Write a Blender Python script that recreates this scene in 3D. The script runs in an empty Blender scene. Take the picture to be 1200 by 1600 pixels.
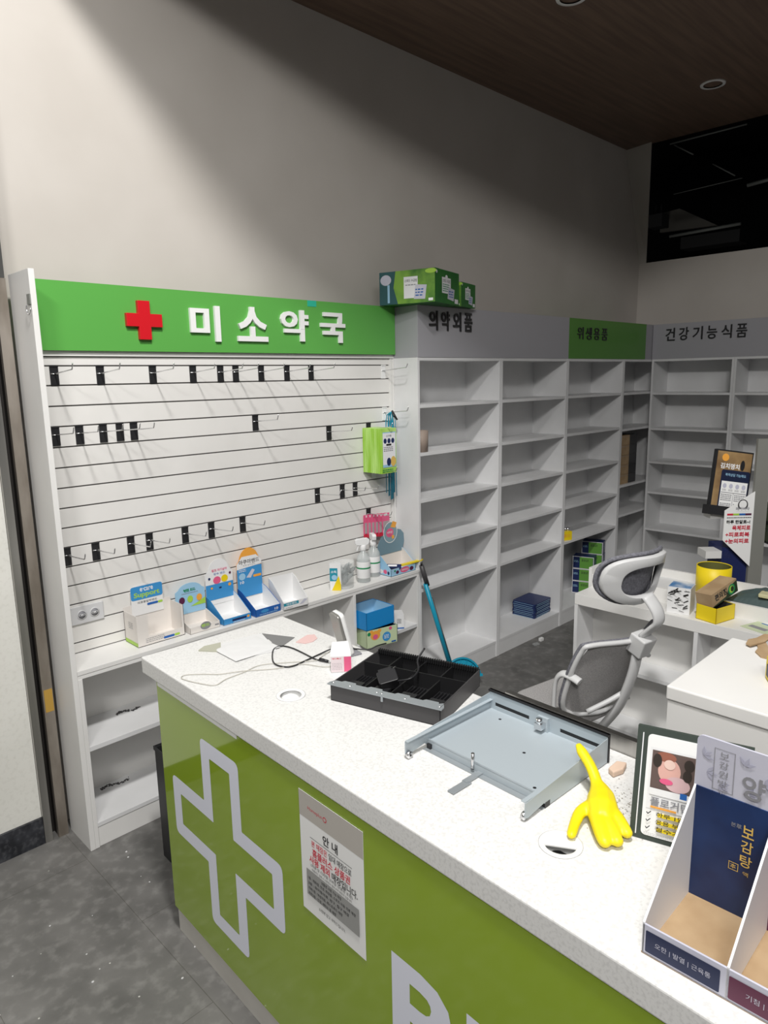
import bpy, math, random
from mathutils import Vector, Matrix
random.seed(7)
SC = bpy.context.scene
C = SC.collection
PI = math.pi
R = math.radians

# ------------------------------------------------------------ camera, light, exposure
cd = bpy.data.cameras.new('camera'); cam = bpy.data.objects.new('camera', cd); C.objects.link(cam)
SC.camera = cam
YAW, PITCH, ROLL = R(-44.6856), R(-10.8329), R(-1.0918)
f = Vector((math.sin(-YAW)*math.cos(PITCH), math.cos(-YAW)*math.cos(PITCH), math.sin(PITCH)))
rt = f.cross(Vector((0, 0, 1))).normalized(); up = rt.cross(f)
r2 = rt*math.cos(ROLL)+up*math.sin(ROLL); u2 = -rt*math.sin(ROLL)+up*math.cos(ROLL)
cam.matrix_world = Matrix(((r2.x, u2.x, -f.x, -0.9192), (r2.y, u2.y, -f.y, -2.64), (r2.z, u2.z, -f.z, 1.8491), (0, 0, 0, 1)))
cd.sensor_fit = 'VERTICAL'; cd.sensor_height = 32.0; cd.sensor_width = 24.0
cd.lens = 1098.6768/1600*32.0; cd.clip_start = .05; cd.clip_end = 60

w = bpy.data.worlds.new('hall'); SC.world = w; w.use_nodes = True
w.node_tree.nodes['Background'].inputs[0].default_value = (.95, .97, 1, 1)
w.node_tree.nodes['Background'].inputs[1].default_value = .07
SC.view_settings.view_transform = 'Standard'; SC.view_settings.look = 'None'
SC.view_settings.exposure = 0.0; SC.view_settings.gamma = 1
SC.view_settings.use_curve_mapping = False

def area(name, loc, target, size, sizey, power, col=(1, .985, .96)):
    l = bpy.data.lights.new(name, 'AREA'); l.shape = 'RECTANGLE'; l.size = size; l.size_y = sizey
    l.energy = power; l.color = col
    o = bpy.data.objects.new(name, l); C.objects.link(o); o.location = loc
    d = Vector(target)-Vector(loc); o.rotation_euler = d.to_track_quat('-Z', 'Y').to_euler()
    return o
area('hall_spot_light', (-.45, -2.4, 4.6), (1.2, 0, 1.0), .30, .30, 136)
area('hall_strip_light', (-3.2, -4.2, 4.6), (1.0, -.6, .9), 1.0, .4, 118)
area('hall_low_light', (-.9, -2.0, 3.95), (2.5, .2, 1.5), .25, .25, 14)
area('corridor_fill', (-1.6, -5.2, 5.0), (1.6, -1.0, .9), 2.0, 1.2, 48)  # broad unseen fill from the front, added to stand for the corridor's light

area('hall_pipe_fill', (6.2, 0.6, 2.2), (8.2, 1.0, 4.0), .4, .4, 4)  # added fill inside the dark hall, no real lamp, so the pipes show

# ------------------------------------------------------------ materials
MATS = {}
def mat(name, col, rough=.5, metal=0, spec=.5, emit=None, alpha=1, trans=0, ior=1.45, coat=0):
    if name in MATS: return MATS[name]
    m = bpy.data.materials.new(name); m.use_nodes = True
    b = m.node_tree.nodes['Principled BSDF']
    b.inputs['Base Color'].default_value = (*col, 1); b.inputs['Roughness'].default_value = rough
    b.inputs['Metallic'].default_value = metal; b.inputs['Specular IOR Level'].default_value = spec
    b.inputs['IOR'].default_value = ior; b.inputs['Transmission Weight'].default_value = trans
    b.inputs['Coat Weight'].default_value = coat
    b.inputs['Alpha'].default_value = alpha
    if emit: b.inputs['Emission Color'].default_value = (*emit[0], 1); b.inputs['Emission Strength'].default_value = emit[1]
    MATS[name] = m; return m
def noisy(name, c1, c2, scale, rough=.5, lo=.35, hi=.65, detail=4, stretch=(1, 1, 1), bump=0, metal=0, spec=.5, c3=None, scale2=3, amt=.4):
    m = mat(name, c1, rough, metal, spec); t = m.node_tree; N = t.nodes; L = t.links; b = N['Principled BSDF']
    tc = N.new('ShaderNodeTexCoord'); mp = N.new('ShaderNodeMapping'); mp.inputs['Scale'].default_value = stretch
    L.new(tc.outputs['Object'], mp.inputs[0])
    n = N.new('ShaderNodeTexNoise'); n.inputs['Scale'].default_value = scale; n.inputs['Detail'].default_value = detail
    L.new(mp.outputs[0], n.inputs[0])
    r = N.new('ShaderNodeValToRGB'); r.color_ramp.elements[0].position = lo; r.color_ramp.elements[1].position = hi
    r.color_ramp.elements[0].color = (*c1, 1); r.color_ramp.elements[1].color = (*c2, 1)
    L.new(n.outputs[0], r.inputs[0]); out = r.outputs[0]
    if c3:
        n2 = N.new('ShaderNodeTexNoise'); n2.inputs['Scale'].default_value = scale2; n2.inputs['Detail'].default_value = 6
        L.new(mp.outputs[0], n2.inputs[0])
        r3 = N.new('ShaderNodeValToRGB'); r3.color_ramp.elements[0].position = .5; r3.color_ramp.elements[1].position = .72
        r3.color_ramp.elements[0].color = (0, 0, 0, 1); r3.color_ramp.elements[1].color = (amt, amt, amt, 1)
        L.new(n2.outputs[0], r3.inputs[0])
        mx = N.new('ShaderNodeMixRGB'); mx.inputs[2].default_value = (*c3, 1)
        L.new(r3.outputs[0], mx.inputs[0]); L.new(out, mx.inputs[1]); out = mx.outputs[0]
    L.new(out, b.inputs['Base Color'])
    if bump:
        bp = N.new('ShaderNodeBump'); bp.inputs['Strength'].default_value = bump; bp.inputs['Distance'].default_value = .002
        L.new(n.outputs[0], bp.inputs['Height']); L.new(bp.outputs[0], b.inputs['Normal'])
    return m
# sRGB helper
def S(r, g, b):
    return tuple(((c/255+.055)/1.055)**2.4 if c > 10 else c/255/12.92 for c in (r, g, b))

M_white = noisy('white_melamine', (.74, .73, .71), (.79, .78, .76), 3, .42)
M_whiteg = noisy('white_shelf_board', (.68, .68, .68), (.74, .74, .745), 4, .45)
M_slat = noisy('slat_board', (.73, .715, .69), (.78, .765, .74), 2, .38, c3=(.6, .58, .55), scale2=9, amt=.12)
M_groove = mat('groove_dark', (.12, .115, .11), .7)
M_wall = noisy('painted_wall', (.50, .465, .425), (.54, .505, .465), 2.2, .85)
M_ceil = noisy('wood_film_ceiling', (.13, .083, .060), (.18, .118, .085), 5, .55, stretch=(.35, 6, 1))
M_counter = noisy('speckled_quartz', (.67, .665, .65), (.77, .765, .75), 150, .28, .36, .52, 3)
M_green = mat('green_gloss_acrylic', (.285, .41, .024), .06, coat=.6)
M_signgreen = mat('green_sign_acrylic', (.11, .38, .075), .22)
M_signgreen2 = mat('dark_green_sign', (.085, .25, .035), .25)
M_signgray = mat('grey_sign_acrylic', (.36, .355, .38), .3)
M_red = mat('red_cross_acrylic', (.60, .012, .02), .3)
M_letter = mat('white_letter', (.83, .83, .82), .35)
M_black = mat('black_plastic', (.018, .018, .02), .4)
M_blackletter = mat('black_letter', (.02, .02, .022), .4)
M_cream = noisy('cream_kick_board', (.52, .50, .46), (.58, .56, .52), 6, .6)
M_logo = mat('pale_vinyl_logo', (.78, .80, .90), .35)
M_chrome = mat('chrome_wire', (.75, .75, .76), .25, 1)
M_steel = noisy('brushed_steel', (.42, .41, .39), (.55, .54, .52), 20, .35, stretch=(1, 1, .05), metal=1)
M_brownmetal = noisy('tarnished_steel', (.30, .26, .22), (.48, .43, .38), 12, .4, stretch=(1, 1, .3), metal=.8)
M_jamb = mat('dark_jamb_metal', (.10, .10, .095), .4, .5)
M_dark = mat('dark_gap', (.02, .017, .015), .7)
M_doorcream = noisy('cream_door_panel', (.72, .71, .66), (.77, .76, .71), 3, .6, c3=(.30, .28, .22), scale2=60, amt=.15)
M_blackbase = noisy('black_base_vinyl', (.015, .016, .02), (.04, .042, .05), 30, .5, c3=(.3, .3, .3), scale2=60, amt=.12)
M_paper = mat('white_paper', (.86, .86, .85), .7)
M_card = mat('white_card', (.74, .70, .66), .6)
M_cardw = mat('bright_white_card', (.80, .80, .80), .55)
M_kraft = noisy('kraft_card', (.36, .24, .13), (.44, .31, .18), 14, .8)
M_blue = mat('bright_blue_card', (.01, .25, .62), .4)
M_navy = mat('navy_card', (.012, .025, .10), .4)
M_skyblue = mat('sky_blue_print', (.05, .28, .60), .4)
M_paleblue = mat('pale_blue_print', (.33, .56, .75), .4)
M_yellow = mat('yellow_card', (.82, .62, .01), .45)
M_orange = mat('orange_print', (.85, .38, .06), .4)
M_pink = mat('pink_print', (.75, .12, .25), .4)
M_lime = mat('lime_print', (.38, .62, .08), .4)
M_gold = mat('gold_print', (.72, .48, .12), .35)
M_purple = mat('plum_print', (.10, .02, .06), .4)
M_lilac = noisy('lilac_grey_card', (.50, .50, .60), (.60, .60, .68), 7, .5)
M_navyback = noisy('deep_navy_leaf', (.010, .024, .085), (.016, .04, .13), 14, .35)
M_navylabel = mat('navy_label', (.014, .022, .07), .4)
M_plum2 = mat('plum_label', (.12, .025, .06), .4)
M_lilacd = mat('lilac_leaf_print', (.42, .42, .52), .5)
M_pinkp = mat('photo_pink', (.66, .45, .46), .5)
M_leafblk = mat('dark_leafy', (.02, .04, .015), .5)
M_halltan = mat('hall_panel_tan', (.16, .15, .13), .7)
M_bagpaper = mat('bag_paper', (.72, .72, .72), .75)
M_hallbox = mat('hall_box_dark', (.03, .03, .03), .6)
M_teal = mat('teal_plastic', (.01, .30, .45), .35)
M_tealprint = mat('teal_print', (.02, .28, .38), .4)
M_greybox = mat('grey_blue_steel', (.44, .495, .53), .36, .15)
M_greyblue_d = mat('grey_steel_lip', (.36, .39, .41), .4, .4)
M_charcoal = mat('charcoal_plastic', (.055, .053, .055), .45)
M_drawerblack = mat('till_black', (.012, .012, .013), .5)
M_chairwhite = mat('chair_white_plastic', (.66, .66, .66), .4)
M_mesh = noisy('grey_mesh_fabric', (.27, .26, .26), (.50, .485, .48), 260, .8, stretch=(1, 1, 3))
M_cushion = noisy('grey_cushion', (.14, .14, .16), (.22, .22, .25), 120, .9)
M_rubber = mat('yellow_rubber', (.86, .70, .01), .42)
M_dust = mat('dust_grey', (.35, .33, .30), .9)
M_textgrey = mat('print_grey', (.25, .25, .27), .6)
M_textblack = mat('print_black', (.02, .02, .02), .5)
M_textred = mat('print_red', (.62, .03, .06), .5)
M_textblue = mat('print_blue', (.02, .12, .42), .5)
M_textwhite = mat('print_white', (.82, .82, .84), .5)
M_clear = mat('clear_plastic', (.90, .94, .94), .05, alpha=.16, spec=.8)
M_bottle = mat('small_clear_bottle', (.42, .46, .46), .08, alpha=.5, spec=.9)
M_liquid = mat('clear_bottle_plastic', (.75, .80, .80), .08, alpha=.45, spec=.8)
M_greenbottle = mat('green_print', (.01, .25, .09), .5)
M_socket = mat('socket_plastic', (.62, .62, .63), .35)
M_floorp = mat('debris_white', (.6, .6, .6), .8)
M_lens = mat('downlight_glass', (.7, .7, .68), .3, emit=((1, .95, .88), .12))
M_hall = mat('hall_black', (.006, .006, .007), .8)
M_duct = mat('hall_duct', (.22, .23, .21), .5)

def floor_mat():
    m = noisy('grey_vinyl_tile', (.100, .098, .093), (.185, .18, .172), 5.5, .46, .30, .72, 14, c3=(.34, .335, .32), scale2=22, amt=.28)
    t = m.node_tree; N = t.nodes; L = t.links; b = N['Principled BSDF']
    src = b.inputs['Base Color'].links[0].from_socket
    tc = N.new('ShaderNodeTexCoord'); mp = N.new('ShaderNodeMapping'); mp.inputs['Location'].default_value = (.43, .50, 0)
    L.new(tc.outputs['Object'], mp.inputs[0])
    br = N.new('ShaderNodeTexBrick'); br.offset = .5; br.inputs['Scale'].default_value = 1
    br.inputs['Mortar Size'].default_value = .0012; br.inputs['Brick Width'].default_value = .93; br.inputs['Row Height'].default_value = .47
    br.inputs['Color1'].default_value = (1, 1, 1, 1); br.inputs['Color2'].default_value = (.93, .93, .93, 1); br.inputs['Mortar'].default_value = (.62, .60, .57, 1)
    rot = mp; rot.inputs['Rotation'].default_value = (0, 0, R(90))
    L.new(mp.outputs[0], br.inputs[0])
    mx = N.new('ShaderNodeMixRGB'); mx.blend_type = 'MULTIPLY'; mx.inputs[0].default_value = 1
    L.new(src, mx.inputs[1]); L.new(br.outputs[0], mx.inputs[2])
    # sparse white crumbs pressed into the vinyl
    v = N.new('ShaderNodeTexVoronoi'); v.inputs['Scale'].default_value = 11; L.new(tc.outputs['Object'], v.inputs[0])
    rr = N.new('ShaderNodeValToRGB'); rr.color_ramp.elements[0].position = .02; rr.color_ramp.elements[1].position = .04
    rr.color_ramp.elements[0].color = (1, 1, 1, 1); rr.color_ramp.elements[1].color = (0, 0, 0, 1)
    L.new(v.outputs['Distance'], rr.inputs[0])
    mx2 = N.new('ShaderNodeMixRGB'); mx2.inputs[2].default_value = (.55, .54, .5, 1)
    L.new(rr.outputs[0], mx2.inputs[0]); L.new(mx.outputs[0], mx2.inputs[1]); L.new(mx2.outputs[0], b.inputs['Base Color'])
    return m
M_floor = floor_mat()

# ------------------------------------------------------------ mesh helpers
class MB:
    def __init__(s): s.v = []; s.f = []; s.mi = []; s.m = []; s.sm = []
    def idx(s, m):
        if m is None: m = s.m[0] if s.m else M_white
        if m not in s.m: s.m.append(m)
        return s.m.index(m)
    def add(s, vs, fs, m=None, smooth=False, xf=None):
        o = len(s.v); i = s.idx(m)
        for v in vs:
            v = Vector(v)
            if xf is not None: v = xf @ v
            s.v.append(v)
        for fc in fs: s.f.append([o+k for k in fc]); s.mi.append(i); s.sm.append(smooth)
        return s
    def box(s, x0, x1, y0, y1, z0, z1, m=None, xf=None):
        x0, x1 = min(x0, x1), max(x0, x1); y0, y1 = min(y0, y1), max(y0, y1); z0, z1 = min(z0, z1), max(z0, z1)
        vs = [(x, y, z) for z in (z0, z1) for y in (y0, y1) for x in (x0, x1)]
        return s.add(vs, [(0, 2, 3, 1), (4, 5, 7, 6), (0, 1, 5, 4), (2, 6, 7, 3), (0, 4, 6, 2), (1, 3, 7, 5)], m, xf=xf)
    def prism(s, pts, h0, h1, m=None, xf=None, smooth=False):
        """pts in XY, extruded z h0..h1"""
        n = len(pts); a = sum(pts[i][0]*pts[(i+1) % n][1]-pts[(i+1) % n][0]*pts[i][1] for i in range(n))
        if a < 0: pts = pts[::-1]
        vs = [(p[0], p[1], h0) for p in pts]+[(p[0], p[1], h1) for p in pts]
        s.add(vs, [list(range(n))[::-1], [n+i for i in range(n)]], m, False, xf)
        o = len(s.v)-2*n; i0 = s.idx(m)
        for i in range(n):
            j = (i+1) % n; s.f.append([o+i, o+j, o+n+j, o+n+i]); s.mi.append(i0); s.sm.append(smooth)
        return s
    def lathe(s, prof, seg=24, m=None, xf=None, cap=True):
        """prof list of (r,z)"""
        vs = []; fs = []
        for r, z in prof:
            for k in range(seg): a = 2*PI*k/seg; vs.append((r*math.cos(a), r*math.sin(a), z))
        for i in range(len(prof)-1):
            for k in range(seg):
                j = (k+1) % seg; fs.append((i*seg+k, i*seg+j, (i+1)*seg+j, (i+1)*seg+k))
        s.add(vs, fs, m, True, xf)
        if cap:
            o = len(s.v)-len(vs); i0 = s.idx(m)
            s.f.append([o+k for k in range(seg)][::-1]); s.f.append([o+(len(prof)-1)*seg+k for k in range(seg)]); s.mi += [i0, i0]; s.sm += [False, False]
        return s
    def tube(s, pts, r, m=None, seg=8, closed=False, xf=None, flat=None):
        pts = [Vector(p) for p in pts]; n = len(pts); vs = []; fs = []
        rr = r if isinstance(r, (list, tuple)) else [r]*n
        nrm = None
        for i, p in enumerate(pts):
            a = pts[(i-1) % n] if (closed or i > 0) else p; b = pts[(i+1) % n] if (closed or i < n-1) else p
            t = (b-a).normalized()
            if nrm is None:
                nrm = t.cross(Vector((0, 0, 1)))
                if nrm.length < .1: nrm = t.cross(Vector((1, 0, 0)))
                nrm.normalize()
            nrm = (nrm-t*nrm.dot(t)).normalized(); bn = t.cross(nrm)
            for k in range(seg):
                ang = 2*PI*k/seg; sx = rr[i]*(flat[0] if flat else 1); sy = rr[i]*(flat[1] if flat else 1)
                vs.append(p+nrm*math.cos(ang)*sx+bn*math.sin(ang)*sy)
        m_ = n if closed else n-1
        for i in range(m_):
            for k in range(seg):
                j = (k+1) % seg; i2 = (i+1) % n; fs.append((i*seg+k, i*seg+j, i2*seg+j, i2*seg+k))
        s.add(vs, fs, m, True, xf)
        if not closed:
            o = len(s.v)-len(vs); i0 = s.idx(m)
            s.f.append([o+k for k in range(seg)][::-1]); s.f.append([o+(n-1)*seg+k for k in range(seg)]); s.mi += [i0, i0]; s.sm += [False, False]
        return s
    def build(s, name, m=None, parent=None, bevel=0, loc=None, rot=None, segs=2):
        me = bpy.data.meshes.new(name); me.from_pydata([tuple(v) for v in s.v], [], s.f)
        ms = s.m if s.m else [m]
        if m is not None and not s.m: ms = [m]
        if m is not None: ms = [m if (x is M_white and m is not M_white and len(s.m) == 1) else x for x in ms]
        for x in ms: me.materials.append(x)
        for p, i, sm in zip(me.polygons, s.mi, s.sm): p.material_index = i; p.use_smooth = sm
        me.update()
        o = bpy.data.objects.new(name, me); C.objects.link(o)
        if parent: o.parent = parent
        if loc: o.location = loc
        if rot: o.rotation_euler = rot
        if bevel:
            b = o.modifiers.new('bevel', 'BEVEL'); b.width = bevel; b.segments = segs; b.limit_method = 'ANGLE'; b.angle_limit = R(50)
        return o
def tag(o, label=None, cat=None, group=None, kind=None):
    if label: o['label'] = label
    if cat: o['category'] = cat
    if group: o['group'] = group
    if kind: o['kind'] = kind
    return o
def thing(name, label, cat, loc=(0, 0, 0), rz=0, group=None, rot=None):
    o = bpy.data.objects.new(name, None); C.objects.link(o); o.location = loc
    o.rotation_euler = rot if rot else (0, 0, rz); o.empty_display_size = .05
    return tag(o, label, cat, group)
def struct(name, mb, m=None, label=None): return tag(mb.build(name, m), label, None, None, 'structure')
def dup(root, loc, rz=None, label=None, group=None):
    r = root.copy(); C.objects.link(r); r.location = loc
    if rz is not None: r.rotation_euler = (0, 0, rz)
    if label: r['label'] = label
    if group: r['group'] = group
    for ch in list(root.children):
        c = ch.copy(); C.objects.link(c); c.parent = r
        for gch in ch.children:
            d = gch.copy(); C.objects.link(d); d.parent = c
    return r
def smooth_pts(pts, n=6, closed=False):
    pts = [Vector(p) for p in pts]; out = []; N = len(pts)
    rng = range(N) if closed else range(N-1)
    for i in rng:
        p0 = pts[(i-1) % N] if (closed or i > 0) else pts[i]; p1 = pts[i]; p2 = pts[(i+1) % N]
        p3 = pts[(i+2) % N] if (closed or i < N-2) else pts[(i+1) % N]
        for k in range(n):
            t = k/n
            out.append(.5*((2*p1)+(-p0+p2)*t+(2*p0-5*p1+4*p2-p3)*t*t+(-p0+3*p1-3*p2+p3)*t**3))
    if not closed: out.append(pts[-1])
    return out
def rrect(x0, y0, x1, y1, r, n=4):
    out = []
    for cx, cy, a0 in ((x1-r, y1-r, 0), (x0+r, y1-r, 90), (x0+r, y0+r, 180), (x1-r, y0+r, 270)):
        for k in range(n+1): a = R(a0+90*k/n); out.append((cx+r*math.cos(a), cy+r*math.sin(a)))
    return out
TC = {}
def text_geo(s, bold=0.0):
    k = (s, bold)
    if k in TC: return TC[k]
    cu = bpy.data.curves.new('t', 'FONT'); cu.body = s; cu.size = 1; cu.offset = bold; cu.resolution_u = 3
    o = bpy.data.objects.new('t', cu); C.objects.link(o)
    dg = bpy.context.evaluated_depsgraph_get(); dg.update()
    me = bpy.data.meshes.new_from_object(o.evaluated_get(dg))
    vs = [(v.co.x, v.co.y) for v in me.vertices]; fs = [list(p.vertices) for p in me.polygons]
    bpy.data.objects.remove(o); bpy.data.curves.remove(cu); bpy.data.meshes.remove(me)
    if not vs: vs = [(0, 0), (1, 0), (0, 1)]; fs = [[0, 1, 2]]
    xs = [v[0] for v in vs]; ys = [v[1] for v in vs]
    TC[k] = (vs, fs, min(xs), max(xs), min(ys), max(ys)); return TC[k]
class Print:
    """flat printed graphics lying on a surface: origin O, reading direction U, up V"""
    def __init__(s, O, U, V, lift=.0006):
        s.mb = MB(); s.O = Vector(O); s.U = Vector(U).normalized(); s.V = Vector(V).normalized(); s.N = s.U.cross(s.V); s.k = lift
    def P(s, x, y, d=0): return s.O+s.U*x+s.V*y+s.N*(s.k+d)
    def poly(s, pts, m):
        s.mb.add([s.P(*p) for p in pts], [list(range(len(pts)))], m); s.k += .00015; return s
    def rect(s, x0, y0, x1, y1, m): return s.poly([(x0, y0), (x1, y0), (x1, y1), (x0, y1)], m)
    def rr(s, x0, y0, x1, y1, r, m): return s.poly(rrect(x0, y0, x1, y1, r), m)
    def ell(s, cx, cy, rx, ry, m, n=20): return s.poly([(cx+rx*math.cos(2*PI*k/n), cy+ry*math.sin(2*PI*k/n)) for k in range(n)], m)
    def text(s, t, cx, cy, w, h, m, bold=.0, ext=0):
        vs, fs, a, b, c, d = text_geo(t, bold)
        X = lambda v: (cx+((v[0]-a)/(b-a)-.5)*w, cy+((v[1]-c)/(d-c)-.5)*h)
        s.mb.add([s.P(*X(v), ext) for v in vs], fs, m)
        if ext:
            from collections import Counter
            ec = Counter()
            for fc in fs:
                for i in range(len(fc)): ec[frozenset((fc[i], fc[(i+1) % len(fc)]))] += 1
            for fc in fs:
                for i in range(len(fc)):
                    p, q = fc[i], fc[(i+1) % len(fc)]
                    if ec[frozenset((p, q))] == 1:
                        s.mb.add([s.P(*X(vs[p]), -.0005), s.P(*X(vs[q]), -.0005), s.P(*X(vs[q]), ext), s.P(*X(vs[p]), ext)], [(0, 1, 2, 3)], m)
        s.k += .00015; return s
    def lines(s, x0, y0, x1, y1, n, m, fill=.45):
        """rows of tiny print"""
        rnd = random.Random(int(abs(x0*1e4))+n); h = (y1-y0)/n
        for i in range(n):
            y = y1-(i+.5)*h; x = x0
            while x < x1-.2*h:
                wd = h*rnd.uniform(.5, 1.6); xe = min(x+wd, x1)
                s.mb.add([s.P(x, y-h*fill/2), s.P(xe, y-h*fill/2), s.P(xe, y+h*fill/2), s.P(x, y+h*fill/2)], [(0, 1, 2, 3)], m); x = xe+h*.3
        s.k += .00015; return s
    def build(s, name, parent): return s.mb.build(name, None, parent)

# ------------------------------------------------------------ room shell
WY = .285; ZC = 3.61; WX = 5.11
mb = MB(); mb.box(-4, 7, -7, WY+.1, -.05, 0, M_floor); struct('floor', mb, None, 'grey mottled vinyl tile floor with scuffs')
mb = MB(); mb.box(-.02, WX+.1, WY, WY+.12, 0, ZC, M_wall); mb.box(-4, -.02, WY, WY+.12, 0, 5.2, M_wall); struct('wall_back', mb, None, 'tall greige painted wall above the shelving')
mb = MB(); mb.box(WX, WX+.12, -6, WY, 0, 2.765, M_wall); struct('wall_right', mb, None, 'low greige wall under the dark opening')
# pier between the two walls
mb = MB()
a0, a1 = (4.80, WY, ZC), (4.755, .06, ZC); b0, b1 = (WX, WY, 2.765), (WX, .225, 2.765)
mb.add([a0, a1, b1, b0, (4.815, WY, ZC), (4.77, .062, ZC), (WX+.015, .227, 2.765), (WX+.015, WY, 2.765)],
       [(0, 1, 2, 3), (1, 5, 6, 2), (0, 4, 5, 1), (4, 7, 6, 5), (3, 2, 6, 7), (0, 3, 7, 4)], M_wall)
struct('wall_pier', mb, None, 'narrow greige pier in the back corner')
# ceiling: dropped wood film panel, its free edge runs obliquely near the shop front
mb = MB(); mb.prism([(4.80, WY), (4.78, -6), (3.2, -6), (2.9, -2.1), (.95, -1.95), (.28, -1.25), (.135, -.405), (.06, WY)], ZC, ZC+.10, M_ceil)
struct('ceiling', mb, None, 'dark brown wood grain ceiling')

# dark mall hall beyond the opening
mb = MB(); mb.box(11, 11.1, -8, 3, 0, 6, M_hall); mb.box(5.4, 11, 2.0, 2.1, 0, 6, M_hall); mb.box(4.9, 11, -8, 2.1, 5.0, 5.1, M_hall); mb.box(5.3, 11, -8, 2, 0, .02, M_hall)
mb.box(4.75, 4.85, -8, .3, ZC+.1, 5.0, M_hall)
struct('wall_hall', mb, None, 'unlit hall shell beyond the opening')
def duct(pts, r, name, label):
    o = MB().tube(pts, r, M_duct, 6).build(name); tag(o, label, 'pipe', 'unlit pipes in the hall beyond the opening'); return o
for pts, r, lb in (
    ([(8, 1.37, 4.54), (8, .50, 4.55)], .010, 'topmost thin grey pipe in the dark opening'),
    ([(8, 1.32, 4.52), (8, 1.08, 4.36)], .008, 'short slanting rod at the left end of the topmost pipe in the dark opening'),
    ([(8, .85, 4.21), (8, .59, 4.03)], .008, 'slanting rod in the middle of the dark opening'),
    ([(8, 1.29, 3.96), (8, .51, 3.99)], .005, 'faint long pipe across the middle of the dark opening'),
    ([(8, .45, 3.90), (8, .1, 3.93)], .022, 'thick pipe stub at the right edge of the dark opening'),
    ([(8, 1.31, 3.48), (8, .49, 3.50)], .020, 'lowest grey pipe just above the right wall')):
    duct(pts, r, 'ceiling_pipe', lb)
o = MB().box(8, 8.2, 1.42, 1.60, 3.62, 3.77, M_hallbox).tube([(8.1, 1.55, 3.77), (8.1, 1.55, 3.9)], .015, M_hallbox, 6).tube([(8.1, 1.48, 3.77), (8.1, 1.48, 3.9)], .015, M_hallbox, 6).build('junction_box'); tag(o, 'dark box with two pipes at the left corner of the dark opening', 'box')
o = MB().prism([(1.62, 3.62), (1.62, 3.85), (1.38, 3.87), (.91, 3.60)], 8.4, 8.45, M_halltan, xf=Matrix(((0, 0, 1, 0), (1, 0, 0, 0), (0, 1, 0, 0), (0, 0, 0, 1)))).build('slanted_panel'); tag(o, 'dim grey slanting panel behind the dark box in the opening', 'panel')
o = MB().box(8.3, 8.6, .60, 1.3, 3.36, 3.50, M_hallbox).build('air_duct'); tag(o, 'dark rectangular air duct in the lower part of the dark opening', 'duct')
# downlights
def downlight(x, y, label):
    t = thing('downlight', label, 'ceiling light', (x, y, ZC), 0, 'recessed downlights in the wood ceiling')
    MB().lathe([(.055, 0), (.075, 0), (.072, -.008), (.056, -.006)], 28, M_letter, cap=False).build('trim_ring', None, t)
    MB().lathe([(.0, .006), (.056, .006), (.056, .001), (.0, .001)], 28, M_lens, cap=False).build('lens', None, t)
downlight(3.955, -.703, 'round white downlight in the brown ceiling by the dark opening')
downlight(2.378, -.640, 'round white downlight at the top edge of the ceiling view')

# ------------------------------------------------------------ left door frame and panel
mb = MB(); mb.box(-.055+.0, -.016, .185, .205, 0, 2.225, M_brownmetal); struct('trim_1', mb, None, 'tarnished metal strip beside the white shelving')
mb = MB(); mb.box(-.052, -.040, .19, .26, 0, 5, M_dark); mb.box(-.09, -.04, .245, .27, 0, 5, M_dark); mb.box(-.112, -.018, .186, .244, 2.226, 5, M_jamb); struct('trim_2', mb, None, 'dark door channel')
mb = MB(); mb.box(-.108, -.079, .185, .28, 0, 2.225, M_steel); struct('trim_3', mb, None, 'stainless door jamb')
d = MB().box(-1.9, -.109, .200, .235, .10, 1.60, M_doorcream).box(-1.9, -.109, .215, .235, 1.60, 5, M_steel).build('door_1'); tag(d, 'cream door panel with worn foot', None, None, 'structure')
MB().box(-1.9, -.109, .188, .2, 0, .115, M_blackbase).build('kick_plate', None, d)['label'] = 'black kick plate'

# ------------------------------------------------------------ left slatwall fixture
X1, X2, X3, X4, X5 = 1.9698, 2.7404, 3.5239, 4.3508, 4.82
H = 1.953; HG = 2.229; DS = .19; DT = .272; ZL = .7608
fx = thing('slatwall_cabinet', 'tall white wall cabinet with grooved slat board over a low shelf base', 'display cabinet', (0, 0, 0))
p = MB().box(0, .02, 0, DS+.015, 0, 2.2395, M_white).build('side_panel', None, fx, .001)
# slat board
edges = [1.952, 1.916, 1.842, 1.7635, 1.685, 1.605, 1.525, 1.445, 1.365, 1.286, 1.207, 1.127, 1.048, .969, .888, .806, .762]
mb = MB(); mb.box(.02, X1-.004, DS+.006, DS+.014, .76, 1.95, M_groove)
for a, b in zip(edges[:-1], edges[1:]):
    mb.box(.022, X1-.03, DS, DS+.006, b+.0028, a-.0028, M_slat)
mb.build('slat_board', None, fx, .0008)
mb = MB(); mb.box(.02, X1, .180, DS+.01, 1.953, 1.972, M_white); mb.box(X1-.030, X1-.018, .182, DS+.01, ZL, 1.95, M_white); mb.box(X1-.016, X1-.001, .178, DS+.01, ZL, 1.95, M_white)
mb.build('slat_frame', None, fx)
mb = MB(); mb.box(.0205, X1-.001, -.0, DS+.005, ZL-.018, ZL, M_white); mb.build('base_top', None, fx, .001)
mb = MB(); mb.box(.0205, X1-.001, .002, .018, ZL-.034, ZL-.019, M_white); mb.build('front_rail', None, fx)
mb = MB(); mb.box(.0205, X1-.001, .258, .266, .0, ZL-.019, M_white); mb.build('back_panel', None, fx)
for x in (.0205, .0205+1.435, X1-.018): MB().box(x, x+.017, .001, .2575, 0.0, ZL-.034, M_white).build('upright_board', None, fx, .001)
MB().box(.0375, X1-.018, .006, .02, 0, .086, M_white).build('toe_board', None, fx, .001)
MB().box(.0375, X1-.018, .003, .2575, .088, .106, M_whiteg).build('base_shelf', None, fx, .001)
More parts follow.
